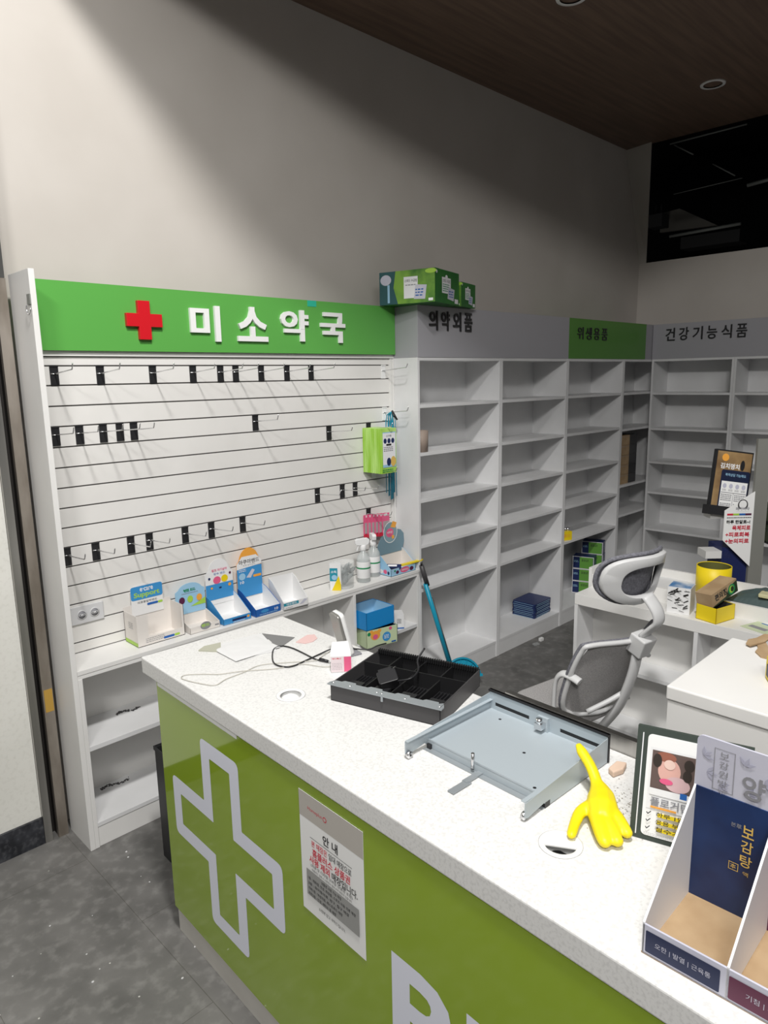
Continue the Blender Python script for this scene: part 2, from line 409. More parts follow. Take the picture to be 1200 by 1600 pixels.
for xa, xb in ((.0375, 1.4545), (1.473, X1-.0185)): MB().box(xa, xb, .004, .2575, .418, .438, M_whiteg).build('base_shelf', None, fx, .001)
o = MB().box(-.050, -.018, .1840, .1848, .555, .65, mat('ochre_tape', (.45, .27, .05), .6)).build('ochre_tape'); tag(o, 'ochre tape patch on the metal strip left of the white cabinet', 'tape')
# small magnet hook on the left panel
t = thing('round_hook', 'small round chrome hook clipped to the left panel edge', 'hook', (-.001, .012, 2.125))
MB().box(-.004, 0.0, -.014, .014, -.005, .03, M_duct).build('clip', None, t)
MB().tube([(-.006, .02*math.cos(a), -.018+.02*math.sin(a)) for a in [R(180+20*k) for k in range(12)]], .0018, M_chrome, 6).build('ring', None, t)

# sign over the slatwall
sg = thing('shop_sign', 'bright green sign board with white letters and a red cross', 'sign', (0, .165, 1.973))
MB().box(.0205, X1-.002, 0, .012, 0, HG-1.973, M_signgreen).build('sign_board', None, sg)
cx, cz, a, l = .486, 2.097-1.973, .026, .077
MB().add([], []).prism([(-a, l), (a, l), (a, a), (l, a), (l, -a), (a, -a), (a, -l), (-a, -l), (-a, -a), (-l, -a), (-l, a), (-a, a)], 0, .018, M_red,
   xf=Matrix.Translation((cx, .0, cz)) @ Matrix.Rotation(R(90), 4, 'X')).build('red_cross', None, sg, .001)['label'] = 'raised red cross'
for ch, x0, x1, z0, z1 in (('미', .697, .845, 2.019, 2.172), ('소', .935, 1.10, 2.024, 2.178), ('약', 1.178, 1.346, 2.03, 2.178), ('국', 1.425, 1.588, 2.028, 2.176)):
    pr = Print((0, 0, 0), (1, 0, 0), (0, 0, 1), .0008); pr.text(ch, (x0+x1)/2, (z0+z1)/2-1.973, x1-x0, z1-z0, M_letter, .024, .012); pr.build('sign_letter', sg)
o = MB().box(1.352, 1.408, .1635, .1648, 2.20, 2.2285, mat('green_tape', (.03, .45, .30), .5)).build('tape_piece'); tag(o, 'short piece of turquoise tape stuck on the top edge of the green sign', 'tape')

# outlet
t = thing('wall_outlet', 'white double socket plate at the lower left of the slat board', 'socket', (.152, DS-.001, .921))
MB().box(-.067, .067, -.007, 0, -.038, .038, M_socket).build('cover_plate', None, t, .003)
for sx in (-.024, .028):
    q = MB(); xf = Matrix.Translation((sx, -.007, 0)) @ Matrix.Rotation(R(90), 4, 'X')
    q.lathe([(.016, -.0), (.0205, -.0), (.0205, .0015), (.016, .0015)], 24, M_socket, xf=xf, cap=False)
    q.lathe([(.0155, -.001), (.0155, .0006), (.0, .0006)], 24, M_textgrey, xf=xf, cap=False)
    q.box(sx-.013, sx+.013, -.0095, -.0076, -.0035, .0035, M_socket)
    for hx in (-.008, .008): q.box(sx+hx-.002, sx+hx+.002, -.0098, -.0094, -.002, .002, M_black)
    q.build('socket', None, t)

# peg hooks
def make_hook(label, group, white=False, name='peg_hook'):
    t = thing(name, label, 'hook', (0, 0, 0), 0, group)
    pm = M_letter if white else M_black
    MB().box(-.016, .016, -.005, -.001, -.073, -.004, pm).box(-.016, .016, -.008, -.001, -.004, .001, pm).build('back_plate', None, t, .0006)
    MB().tube([(-.014, -.007, -.030), (.014, -.007, -.030)], .0022, M_chrome, 6).tube(smooth_pts([(0, -.006, -.030), (0, -.06, -.026), (0, -.165, -.018), (0, -.180, -.014), (0, -.189, .006)], 3), .0024, M_chrome, 6).build('wire_prong', None, t)
    return t
proto = make_hook('', 'black peg hooks on the slat board'); first = True
def put_hook(x, z, label, group='black peg hooks on the slat board'):
    global first
    if first: proto.location = (x, DS, z); proto['label'] = label; proto['group'] = group; first = False; return proto
    return dup(proto, (x, DS, z), None, label, group)
ordn = ['first', 'second', 'third', 'fourth', 'fifth', 'sixth', 'seventh', 'eighth', 'ninth']
for i, x in enumerate((.120, .298, .522, .711, .85, .931, 1.073, 1.225, 1.377)):
    put_hook(x, 1.916, ordn[i]+' empty black peg hook from the left in the top row under the sign')
for i, x in enumerate((.101, .193, .288, .358, .418)):
    put_hook(x, 1.685, ordn[i]+' empty black peg hook from the left in the second row, left cluster')
put_hook(1.025, 1.685, 'lone black peg hook in the middle of the slat board')
put_hook(1.482, 1.605, 'lone black peg hook left of the lime green mask packs')
for i, x in enumerate((1.389, 1.563, 1.657)):
    put_hook(x, 1.286, ordn[i]+' black peg hook from the left in the short row below the mask packs')
for i, x in enumerate((.096, .212, .362, .446, .617, .751, .922)):
    put_hook(x, 1.207, ordn[i]+' black peg hook from the left in the lowest row above the display boxes')
put_hook(1.769, 1.605, 'black peg hook holding the lime green mask packs')
put_hook(1.754, 1.127, 'black peg hook holding the pink blister packs')
wh = make_hook('empty clear peg hook at the right end of the top row', 'clear peg hooks on the slat board', True, 'clear_peg_hook'); wh.location = (1.892, DS, 1.916)
dup(wh, (1.895, DS, 1.685), None, 'clear peg hook holding the blue lanyards')
dup(wh, (1.80, DS, 1.365), None, 'clear peg hook just below the lime green mask packs')

# lime mask packs hanging
t = thing('mask_pack_bundle', 'bundle of lime green mask packs hanging on a peg hook', 'mask packs', (1.775, .10, 1.455))
mb = MB()
M_limefilm = noisy('lime_film', (.33, .60, .06), (.55, .80, .25), 30, .3, stretch=(.2, 1, .1))
for k in range(14):
    y = .075-k*.0105; mb.box(-.058+.001*(k % 3), .058+.001*(k % 2), y, y+.006, -.118, .125, M_limefilm)
mb.build('pack_stack', None, t, .001)
pr = Print((0, -.0625, 0), (1, 0, 0), (0, 0, 1)); pr.rect(-.046, -.085, .052, .105, M_paleblue).rect(-.046, -.07, .05, .10, M_textwhite)
for k in range(3): pr.ell(-.028+.029*k, .058, .012, .014, M_navy)
pr.text('소아용', 0, .085, .04, .012, M_textblack).rect(-.02, .032, .018, .042, M_textblack).lines(-.04, .0, .03, .028, 3, M_textgrey).ell(.032, -.055, .02, .028, M_gold).ell(-.002, -.055, .016, .022, M_navy).lines(-.05, -.112, .03, -.092, 2, M_greenbottle)
pr.build('front_print', t)
# blue lanyards
t = thing('lanyard_bundle', 'bundle of turquoise lanyards hanging behind the lime packs', 'lanyards', (1.895, .125, 1.665))
for k in range(9):
    x = -.022+.0055*k; y = .03-.012*(k % 4)
    MB().tube([(0, .0, 0), (x*.5, y, -.02), (x, y, -.06), (x*1.1, y, -.3), (x*1.2, y, -.46-.02*(k % 3))], .0042, M_teal, 5, flat=(1, .5)).build('lanyard_strap', None, t)
MB().tube([(.0, 0, .0), (-.015, -.03, -.03)], .006, M_black, 6).tube([(0, 0, 0), (.018, -.02, -.05)], .006, M_black, 6).build('black_loop', None, t)
# pink blister packs
t = thing('blister_pack_bundle', 'row of pink carded blister packs hanging above the corner display box', 'blister packs', (1.785, .125, 1.04))
for k in range(6):
    mb = MB(); y = .052-.009*k; x = -.05+.020*k
    mb.box(x-.03, x+.03, y, y+.0015, -.07, .055, M_pink); mb.box(x-.022, x+.022, y-.006, y, -.05, .01, M_liquid); mb.box(x-.03, x+.03, y-.0006, y, -.075, -.055, M_textred)
    mb.box(x-.012, x+.012, y-.001, y, .04, .052, M_textwhite)
    mb.build('blister_card', None, t)

# ------------------------------------------------------------ tall shelf units
GREY = 'tall grey-white shelf units'
def shelf_unit(name, loc, rz, wd, dep, zs, label, kick=.085, bottom=.094, sides=(True, True)):
    t = thing(name, label, 'shelf unit', loc, rz, GREY)
    T = .017
    MB().box(0, T, 0, dep, 0, H, M_whiteg).build('side_panel', None, t, .0008)
    MB().box(wd-T, wd, 0, dep, 0, H, M_whiteg).build('side_panel', None, t, .0008)
    MB().box(T, wd-T, dep-.006, dep, 0, H-T, M_whiteg).build('back_panel', None, t)
    MB().box(T, wd-T, 0.001, dep-.006, H-T, H, M_whiteg).build('top_panel', None, t)
    MB().box(T, wd-T, 0.002, dep-.006, bottom-.0, bottom+T, M_whiteg).build('bottom_shelf', None, t)
    MB().box(T, wd-T, .004, .02, 0, bottom-.001, M_whiteg).build('kick_board', None, t)
    for z in zs: MB().box(T, wd-T, .003, dep-.006, z-.009, z+.009, M_whiteg).build('shelf', None, t, .0006)
    return t
ZS = (1.6875, 1.4196, 1.153, .8884, .6258)
g = .0006
shelf_unit('shelf_unit', (X1, 0, 0), 0, X2-X1-g, DT, ZS, 'empty tall white shelf unit directly right of the slat board')
shelf_unit('shelf_unit', (X2, 0, 0), 0, X3-X2-g, DT, ZS, 'tall white shelf unit holding the navy booklet stack')
shelf_unit('shelf_unit', (X3, 0, 0), 0, X4-X3-g, DT, ZS, 'tall white shelf unit holding the green and blue cartons')
shelf_unit('shelf_unit', (X4, 0, 0), 0, WX-X4-.004, DT, (1.685, 1.400, .945, .70), 'narrow dark corner shelf unit holding brown boxes')
RZ = (1.676, 1.385, 1.106, .849, .531)
shelf_unit('shelf_unit', (X5, -.006, 0), R(-90), .645, DT+.012, RZ, 'tall white shelf unit on the right wall next to the corner')
shelf_unit('shelf_unit', (X5, -.652, 0), R(-90), .645, DT+.012, RZ, 'tall white shelf unit behind the display stand')
shelf_unit('shelf_unit', (X5, -1.298, 0), R(-90), .645, DT+.012, RZ, 'tall white shelf unit on the right wall at the picture edge')
# signs above
def sign(label, loc, wd, m, txt, tx0, tx1, tz0, tz1, dep=.0, rz=0, bold=.012, base=0, tm=M_blackletter):
    t = thing('header_sign', label, 'sign', loc, rz)
    MB().box(0, wd, 0, dep, 0, HG-1.9535, m).build('sign_box', None, t, .001)
    n = len(txt); step = (tx1-tx0)/(n-1+.82)
    for i, ch in enumerate(txt):
        pr = Print((0, 0, 0), (1, 0, 0), (0, 0, 1), .0008)
        pr.text(ch, tx0+step*(i+.41), (tz0+tz1)/2-1.9535, step*.70, tz1-tz0, tm, bold, .006); pr.build('sign_letter', t)
    return t
sign('long grey header sign with black letters, green cartons on top', (X1+.001, -.002, 1.9535), X3-X1-.002, M_signgray, '의약외품', 2.055-X1, 2.445-X1, 2.10, 2.205, DT, bold=.02)
sign('dark green header sign with black letters near the corner', (X3+.001, -.002, 1.9535), 4.70-X3, M_signgreen2, '위생용품', 3.62-X3, 4.06-X3, 2.088, 2.172, DT, bold=0)
sign('plain grey header filler between the green sign and the corner', (4.703, .0, 1.9535), WX-4.703-.002, M_signgray, '', 0, 1, 0, 1, DT)if 0 else None
t = thing('header_filler', 'plain grey header block in the corner beside the dark green sign', 'sign', (4.703, 0, 1.9535)); MB().box(0, WX-4.705, 0, DT, 0, HG-1.9535, M_signgray).build('filler_board', None, t)
sign('grey header sign with six black letters on the right wall', (X5-.0, -.004, 1.9535), 1.93, M_signgray, '건강기능식품', .10, .73, 2.095, 2.195, DT, R(-90), bold=.012)

# ------------------------------------------------------------ green cartons on top
M_leaf = noisy('green_leaf_print', (.03, .14, .03), (.22, .42, .06), 7, .4, .35, .6)
M_leafd = noisy('dark_leaf_print', (.012, .11, .02), (.035, .2, .03), 5, .4)
def green_carton(loc, rz, wd, dp, hh, label, img=True):
    t = thing('green_carton', label, 'carton', loc, rz, 'green cartons on top of the shelf units')
    mb = MB(); mb.box(0, wd, 0, dp, 0, hh, M_leafd); mb.f.pop(4)  # left face gets its own lighter print below
    mb.mi.pop(4); mb.sm.pop(4)
    mb.add([(0, 0, 0), (0, dp, 0), (0, dp, hh), (0, 0, hh)], [(0, 3, 2, 1)], M_leaf)
    mb.build('carton_body', None, t)
    pr = Print((0, 0, 0), (1, 0, 0), (0, 0, 1)); k = wd
    pr.rect(.28*k, .3*hh, .64*k, .78*hh, M_textwhite).text('스피드 수급법', .46*k, .68*hh, .30*k, .10*hh, M_textblack, .01).lines(.31*k, .34*hh, .58*k, .6*hh, 4, M_greenbottle).ell(.46*k, .8*hh, .05*k, .06*hh, M_textwhite)
    pr.poly([(.50*k, .15*hh), (.76*k, .10*hh), (.80*k, .46*hh), (.54*k, .50*hh)], M_lilac).lines(.56*k, .18*hh, .74*k, .42*hh, 3, M_textblue).rect(.80*k, .04*hh, .95*k, .18*hh, M_textwhite).ell(.06*k, .9*hh, .03*k, .05*hh, M_textwhite)
    pr.build('end_print', t)
    pr = Print((0, dp, 0), (0, -1, 0), (0, 0, 1)); k = dp
    pr.poly([(.0, 0), (.34*k, 0), (.26*k, hh*.5), (.3*k, hh), (0, hh)], mat('dark_teal_print', (.03, .10, .11), .5)).ell(.12*k, .75*hh, .10*k, .16*hh, M_lilac).rect(.15*k, .05*hh, .19*k, .6*hh, M_paleblue)
    pr.ell(.93*k, .92*hh, .10*k, .07*hh, M_lime).rect(.45*k, .15*hh, .70*k, .80*hh, M_textwhite).text('스피드 수급법', .575*k, .68*hh, .22*k, .09*hh, M_textblack, .01).lines(.48*k, .52*hh, .66*k, .58*hh, 1, M_textgrey)
    pr.poly([(.63*k, .12*hh), (.83*k, .10*hh), (.86*k, .52*hh), (.66*k, .55*hh)], M_lilac).lines(.66*k, .18*hh, .80*k, .44*hh, 3, M_textblue).rect(.89*k, .04*hh, .97*k, .12*hh, M_textwhite)
    pr.build('side_print', t)
    return t
green_carton((1.933, -.160, HG+.001), R(15), .30, .33, .168, 'large green leaf print carton at the front on top of the grey sign')
green_carton((2.245, -.080, HG+.001), R(15), .20, .30, .13, 'smaller green carton behind the large one on the grey sign')

# ------------------------------------------------------------ display boxes on the low shelf
def tray_box(name, label, loc, rz, wd, dp, hf, hb, m_in, m_out, side=None, t_=.0018, cat='display box', group='empty counter display boxes on the low shelf', lip=None):
    """open carton: low front, side walls rising to the back"""
    t = thing(name, label, cat, loc, rz, group)
    mb = MB(); e = t_
    mb.box(0, wd, 0, dp, 0, e, m_in)
    mb.box(0, wd, 0, e, 0, hf, m_out); mb.box(e, wd-e, e, 2*e, e, hf, m_in)
    mb.box(0, wd, dp-e, dp, 0, hb, m_in)
    for x in (0, wd-e):
        xf = Matrix(((0, 0, 1, x), (1, 0, 0, 0), (0, 1, 0, 0), (0, 0, 0, 1)))
        mb.prism([(0, 0), (dp, 0), (dp, hb), (dp*.75, hb*.9), (0, hf)], 0, e, side or m_out, xf=xf)
        xo = x+e if x == 0 else x-.0006
        xf2 = Matrix(((0, 0, 1, xo), (1, 0, 0, 0), (0, 1, 0, 0), (0, 0, 0, 1)))
        mb.prism([(e, e), (dp-e, e), (dp-e, hb-.001), (dp*.75, hb*.9-.002), (e, hf-.001)], 0, .0006, m_in, xf=xf2)
    mb.build('tray', None, t)
    return t
def header_card(t, x0, x1, y, z0, z1, arc, m, name='header_card'):
    pts = [(x0, z0), (x1, z0), (x1, z1-arc)]
    n = 12
    for k in range(1, n): a = PI*k/n; pts.append(((x0+x1)/2+(x1-x0)/2*.82*math.cos(a), z1-arc+arc*math.sin(a)))
    pts.append((x0, z1-arc))
    xf = Matrix.Translation((0, y, 0)) @ Matrix.Rotation(R(90), 4, 'X')
    return MB().prism(pts, 0, .002, m, xf=xf).build(name, None, t)
zs = ZL+.0008
# A : support carton
t = thing('support_carton', 'empty white and blue carton with Support on its header, leftmost on the low shelf', 'display box', (.297, .058, zs), 0, 'empty counter display boxes on the low shelf')
mb = MB(); e = .002; wd, dp, hh = .215, .115, .135
mb.box(0, wd, 0, dp, 0, e, M_card); mb.box(0, e, 0, dp, 0, hh, M_card); mb.box(wd-e, wd, 0, dp, 0, hh, M_card); mb.box(0, wd, dp-e, dp, 0, hh+.015, M_card)
mb.box(e, .05, 0, e, 0, hh, M_card); mb.box(.05, wd-.012, 0, e, 0, .035, M_card); mb.box(wd-.012, wd, 0, e, 0, hh, M_card)
mb.build('carton', None, t)
pr = Print((0, 0, 0), (1, 0, 0), (0, 0, 1)); pr.lines(.035, .010, .12, .032, 3, M_textgrey, .3).rr(.115, .008, .165, .018, .004, M_textblue).rr(.165, .008, .19, .018, .004, M_lime).build('front_print', t)
pr = Print((0, dp, 0), (0, -1, 0), (0, 0, 1)); pr.rect(.0, .002, .115, .018, M_lime).lines(.04, .07, .08, .1, 4, M_textgrey, .3).build('side_print', t)
c = header_card(t, .035, .18, dp-.003, .10, .235, .008, M_cardw)
pr = Print((.035, dp-.0052, .128), (1, 0, 0), (0, 0, 1)); pr.rr(0, .040, .145, .1, .010, M_skyblue).text('e·care', .072, .083, .06, .016, M_textwhite, .02).text('Support', .072, .059, .118, .028, M_lime, .03).text('의료용압박밴드', .072, .028, .09, .010, M_textblack, 0).rr(.07, .008, .12, .018, .004, M_textblue).rr(.12, .008, .142, .018, .004, M_lime).build('header_print', c)
# B : small cartoon box
B = tray_box('bandage_display_box', 'small cream display box with round light-blue header, second on the low shelf', (.525, .035, zs), R(-2), .145, .125, .028, .060, M_card, M_card)
c = header_card(B, .0, .145, .123, .055, .195, .035, M_paleblue)
pr = Print((0, .1205, .085), (1, 0, 0), (0, 0, 1)); pr.poly([(.07, 0), (.145, 0), (.145, .03), (.11, .015)], M_lime).text('밴드', .07, .078, .06, .014, M_greenbottle, .03).lines(.03, .062, .11, .067, 1, M_textgrey)
for px, pm in ((.03, M_purple), (.07, M_lime), (.115, M_orange)): pr.ell(px, .035, .014, .016, pm)
pr.build('header_print', c)
pr = Print((0, 0, 0), (1, 0, 0), (0, 0, 1)); pr.ell(.075, .024, .026, .018, M_textgrey).text('밴드', .075, .026, .04, .014, M_lime, .03).rect(.12, .012, .14, .018, M_textgrey).build('front_print', B)
# C : pink box
Cb = tray_box('bandage_display_box', 'white and blue display box with pink animal stickers, third on the low shelf', (.685, .022, zs), R(-1), .145, .145, .028, .105, M_cardw, M_skyblue, M_skyblue)
c = header_card(Cb, .0, .145, .143, .06, .275, .070, M_cardw)
pr = Print((0, .1405, .112), (1, 0, 0), (0, 0, 1)); pr.rect(0, -.03, .145, .045, M_skyblue).ell(.06, .062, .020, .018, M_pink).ell(.1, .064, .018, .017, M_yellow).text('핑크 아기상어', .075, .11, .08, .013, M_pink, .02).text('방수 밴드', .075, .093, .06, .011, M_textblue).ell(.02, .075, .006, .006, M_navy).ell(.13, .085, .006, .006, M_purple).ell(.125, .03, .008, .008, M_orange).ell(.03, .028, .006, .005, M_orange).ell(.075, .024, .007, .004, M_navy)
pr.build('header_print', c)
pr = Print((0, 0, 0), (1, 0, 0), (0, 0, 1)); pr.rect(.045, .01, .12, .02, M_navy).ell(.13, .016, .007, .006, M_orange).lines(.05, .003, .11, .008, 1, M_textwhite).build('front_print', Cb)
# D : orange aqua band
Db = tray_box('bandage_display_box', 'blue display box with orange-topped header card reading aqua band in Korean', (.848, .006, zs), R(-1), .14, .15, .036, .110, M_cardw, M_textblue, M_textblue)
c = header_card(Db, .0, .14, .148, .06, .300, .075, M_orange)
pr = Print((0, .1455, .125), (1, 0, 0), (0, 0, 1)); pr.rect(0, -.065, .14, .082, M_skyblue).poly([(.0, .075), (.14, .085), (.14, .105), (.11, .135), (.03, .135), (.0, .100)], M_cardw).text('아쿠아밴드', .07, .108, .115, .022, M_textblack, .02).text('투명 방수밴드', .07, .090, .07, .007, M_textgrey)
pr.ell(.028, .038, .018, .017, M_paleblue).poly([(.05, .03), (.075, .025), (.1, .06), (.085, .068)], M_lilac).rr(.09, .025, .135, .037, .003, M_orange).text('10', .025, .010, .022, .014, M_textwhite, .02).lines(.01, .06, .05, .075, 2, M_textwhite)
pr.build('header_print', c)
pr = Print((0, 0, 0), (1, 0, 0), (0, 0, 1)); pr.ell(.05, .022, .022, .008, M_skyblue).text('10', .115, .02, .02, .012, M_textwhite, .02).lines(.02, .005, .12, .012, 1, M_paleblue).build('front_print', Db)
# E
Eb = tray_box('bandage_display_box', 'low white display box with a teal stripe and torn back, fifth on the low shelf', (1.0, -.006, zs), R(-4), .14, .13, .035, .135, M_cardw, M_cardw)
pr = Print((0, 0, 0), (1, 0, 0), (0, 0, 1)); pr.rect(.0, .018, .085, .032, M_tealprint).text('네오밴드', .045, .025, .06, .009, M_textwhite, .02).lines(.01, .005, .05, .010, 1, M_textgrey).poly([(.09, .012), (.11, .012), (.135, .028), (.118, .034)], M_lilac).build('front_print', Eb)
Eb.children[0]['label'] = 'white open tray'
# clear tub of bottles
t = thing('clear_tub', 'clear plastic tub packed with small empty bottles beside the spray bottles', 'tub', (1.455, .072, zs))
MB().lathe([(.052, 0), (.053, .002), (.056, .135), (.0575, .137), (.0545, .137), (.051, .004)], 28, M_clear, cap=False).lathe([(.0, .001), (.051, .001), (.051, .003), (0, .003)], 28, M_clear, cap=False).build('tub', None, t)
rn = random.Random(3)
for k in range(17):
    a = rn.uniform(0, 2*PI); rr_ = rn.uniform(.0, .034); z = .012+.016*(k//3)
    xf = Matrix.Translation((rr_*math.cos(a), rr_*math.sin(a), z)) @ Matrix.Rotation(rn.uniform(-1.0, 1.0), 4, 'X') @ Matrix.Rotation(rn.uniform(-1.0, 1.0), 4, 'Y')
    o = MB().lathe([(.0, 0), (.010, .001), (.011, .02), (.010, .036), (.005, .042), (.005, .050), (.0, .051)], 12, M_bottle, xf=xf, cap=False).build('small_bottle')
    tag(o, 'tiny empty clear bottle lying in the clear tub', 'bottle', 'tiny clear bottles in the tub'); o.location = (1.455, .072, zs+.004)
t = thing('pouch', 'upright pouch with a teal print and yellow corner leaning on the tub', 'pouch', (1.388, .060, zs), R(-50))
MB().prism([(-.03, 0), (.03, 0), (.034, .03), (.03, .15), (.0, .155), (-.03, .15)], 0, .012, M_clear, xf=Matrix.Rotation(R(90), 4, 'X')).build('pouch_body', None, t)
pr = Print((0, -.0125, 0), (1, 0, 0), (0, 0, 1)); pr.rect(-.029, .0, .029, .148, M_cardw).rect(-.029, .05, .012, .12, M_tealprint).poly([(-.02, 0), (.029, 0), (.029, .03), (.018, .08)], M_yellow).text('소독', -.008, .1, .03, .014, M_textwhite, .02).ell(-.005, .07, .015, .014, M_paleblue).build('front_print', t)
# spray bottles
def spray(loc, rz, label):
    t = thing('spray_bottle', label, 'spray bottle', loc, rz, 'clear trigger spray bottles on the low shelf')
    MB().lathe([(.0, 0), (.030, 0), (.033, .004), (.033, .105), (.031, .118), (.022, .132), (.013, .142), (.0125, .155), (0, .155)], 28, M_liquid, cap=False).build('bottle', None, t)
    MB().lathe([(.0334, .022), (.0337, .023), (.0337, .098), (.0334, .099)], 28, M_cardw, cap=False).lathe([(.0339, .066), (.0342, .067), (.0342, .072), (.0339, .073)], 28, M_greenbottle, cap=False).build('label', None, t)
    mb = MB(); mb.lathe([(.0145, .150), (.0155, .152), (.0155, .172), (.012, .176), (.0, .176)], 20, M_cardw, cap=False)
    xf = Matrix(((1, 0, 0, 0), (0, 0, 1, 0), (0, 1, 0, 0), (0, 0, 0, 1)))
    mb.prism([(-.040, .186), (-.034, .176), (.012, .172), (.028, .182), (.032, .200), (.020, .208), (-.030, .206), (-.040, .200)], -.010, .010, M_cardw, xf=xf)
    mb.prism([(-.018, .178), (-.026, .176), (-.034, .150), (-.028, .148)], -.006, .006, M_cardw, xf=xf)
    mb.build('trigger_head', None, t, .002)
    t.scale = (1.12, 1.12, 1.16)
    return t
s1 = spray((1.592, .065, zs), R(-30), 'clear spray bottle with green striped label, front one of the pair')
dup(s1, (1.706, .105, zs), R(-120), 'clear spray bottle with green striped label, rear one by the corner box')
# F : corner box
Fb = tray_box('snack_display_box', 'light blue display box with heart-shaped back card in the corner of the low shelf', (1.748, .010, zs), R(0), .20, .11, .040, .120, M_card, M_paleblue, M_paleblue)
mb = MB(); pts = [(.0, .10), (.2, .10), (.218, .15), (.215, .20), (.19, .225), (.15, .235), (.12, .225), (.07, .225), (.03, .20), (.005, .16)]
xf = Matrix.Translation((0, .1075, 0)) @ Matrix.Rotation(R(90), 4, 'X')
c = mb.prism(pts, 0, .002, mat('grey_teal_card', (.16, .26, .32), .5), xf=xf).build('back_card', None, Fb)
pr = Print((.105, .1050, .222), (1, 0, 0), (0, 0, 1)); pr.ell(0, 0, .056, .062, M_cardw, 32).ell(0, 0, .052, .058, mat('slate_print', (.22, .33, .38), .5)).ell(-.005, -.002, .03, .026, M_pink).poly([(.0, .03), (.04, .02), (.052, .05), (.02, .062)], M_orange).rect(.01, -.04, .03, -.02, M_orange).text('비타민', -.005, .0, .04, .014, M_textwhite, .02).build('round_sticker', c)
pr = Print((0, 0, 0), (1, 0, 0), (0, 0, 1)); pr.ell(.11, .022, .036, .016, M_pink).ell(.05, .018, .012, .01, M_purple).ell(.165, .018, .016, .012, M_purple).ell(.03, .028, .006, .006, M_greenbottle).text('비타민', .11, .022, .05, .012, M_textwhite, .02).build('front_print', Fb)
pr = Print((0, .11, 0), (0, -1, 0), (0, 0, 1)); pr.ell(.03, .02, .02, .012, M_cardw).ell(.065, .022, .014, .012, M_pink).ell(.09, .018, .008, .01, M_navy).build('side_print', Fb)
for k in range(4):
    o = MB().box(-.045, .045, -.012, .012, 0, .004, M_navy).box(-.03, .02, -.004, .008, .004, .0043, M_textwhite).build('sachet'); o.location = (1.80, .055-.004*k, zs+.030+.0052*k); o.rotation_euler = (R(38), 0, R(-60+3*k)); tag(o, 'dark blue sachet lying in the light blue corner box', 'sachet', 'dark blue sachets in the corner box')
o = MB().prism([(-.07, -.014), (.075, -.01), (.095, 0), (.07, .013), (-.07, .012)], 0, .007, M_yellow).build('yellow_sachet'); o.location = (1.915, .018, zs+.044); o.rotation_euler = (0, R(-2), R(-8)); tag(o, 'flat yellow sachet resting across the front of the corner box', 'sachet')

# ------------------------------------------------------------ things in the low base
def open_box(name, label, loc, rz, wd, dp, hh, mo, mi, cat='box', rot=None):
    t = thing(name, label, cat, loc, rz, None, rot); e = .003
    mb = MB(); mb.box(0, wd, 0, dp, 0, e, mo)
    for a in ((0, wd, 0, e), (0, wd, dp-e, dp), (0, e, 0, dp), (wd-e, wd, 0, dp)): mb.box(*a, 0, hh, mo)
    for a in ((e, wd-e, e, e+.0006), (e, wd-e, dp-e-.0006, dp-e), (e, e+.0006, e, dp-e), (wd-e-.0006, wd-e, e, dp-e)): mb.box(*a, e, hh-.002, mi)
    mb.box(e, wd-e, e, dp-e, e, e+.0006, mi)
    mb.build('box_body', None, t); return t
zb = .438+.0008
M_palegreen = mat('pale_green_print', (.56, .66, .42), .5)
t = open_box('printed_box', 'pale green printed box with orange paw pattern under the bright blue box', (1.478, -.068, zb), R(-12), .195, .16, .098, M_palegreen, M_navy)
pr = Print((0, 0, 0), (1, 0, 0), (0, 0, 1)); pr.ell(.055, .066, .030, .026, M_orange).ell(.055, .058, .016, .014, M_pink).ell(.03, .088, .012, .010, M_orange).ell(.08, .088, .012, .010, M_orange).ell(.125, .046, .026, .026, M_skyblue).lines(.11, .034, .14, .058, 3, M_textwhite).rr(.155, .006, .185, .014, .003, M_textblue).ell(.015, .08, .010, .010, M_greenbottle).ell(.15, .088, .010, .009, M_pink).build('front_print', t)
MB().box(.1955, .197, 0, .16, 0, .098, M_navy).build('side_face', None, t)
t = open_box('blue_box', 'bright blue open box resting on the pale green printed box', (1.478, -.070, zb+.100), R(-2), .200, .170, .098, M_blue, M_paleblue)
t = thing('white_carton', 'small white carton with a blue base stripe on the low inner shelf', 'carton', (1.80, .035, zb), R(-38))
MB().box(-.05, .05, 0, .08, 0, .085, M_cardw).box(-.0505, .0505, -.0005, .0805, 0, .007, M_textblue).build('carton_body', None, t)
pr = Print((-.05, 0, 0), (1, 0, 0), (0, 0, 1)); pr.lines(.01, .02, .045, .075, 6, M_textgrey, .3).lines(.06, .03, .085, .06, 5, M_textblack).build('front_print', t)
# dust stains on the lower shelves
for x, y, z, s_, lb in ((.285, .195, .4385, 1, 'grey dust smear on the upper base shelf'), (.212, .225, .1065, 1.2, 'black dust curl on the bottom base shelf')):
    mb = MB(); rn = random.Random(int(z*100))
    for k in range(60):
        k = k*26/60; a = rn.uniform(0, 6.28); px = (k-13)*.004*s_+rn.uniform(-.006, .006); py = .012*math.sin(k*.25)+rn.uniform(-.008, .008); r_ = rn.uniform(.002, .006)
        mb.lathe([(r_, 0), (r_*.6, .0016), (0, .002)], 6, M_charcoal, xf=Matrix.Translation((px, py, 0)), cap=False)
    o = mb.build('dust_patch'); o.location = (x, y, z); tag(o, lb, 'dust', None, 'stuff')

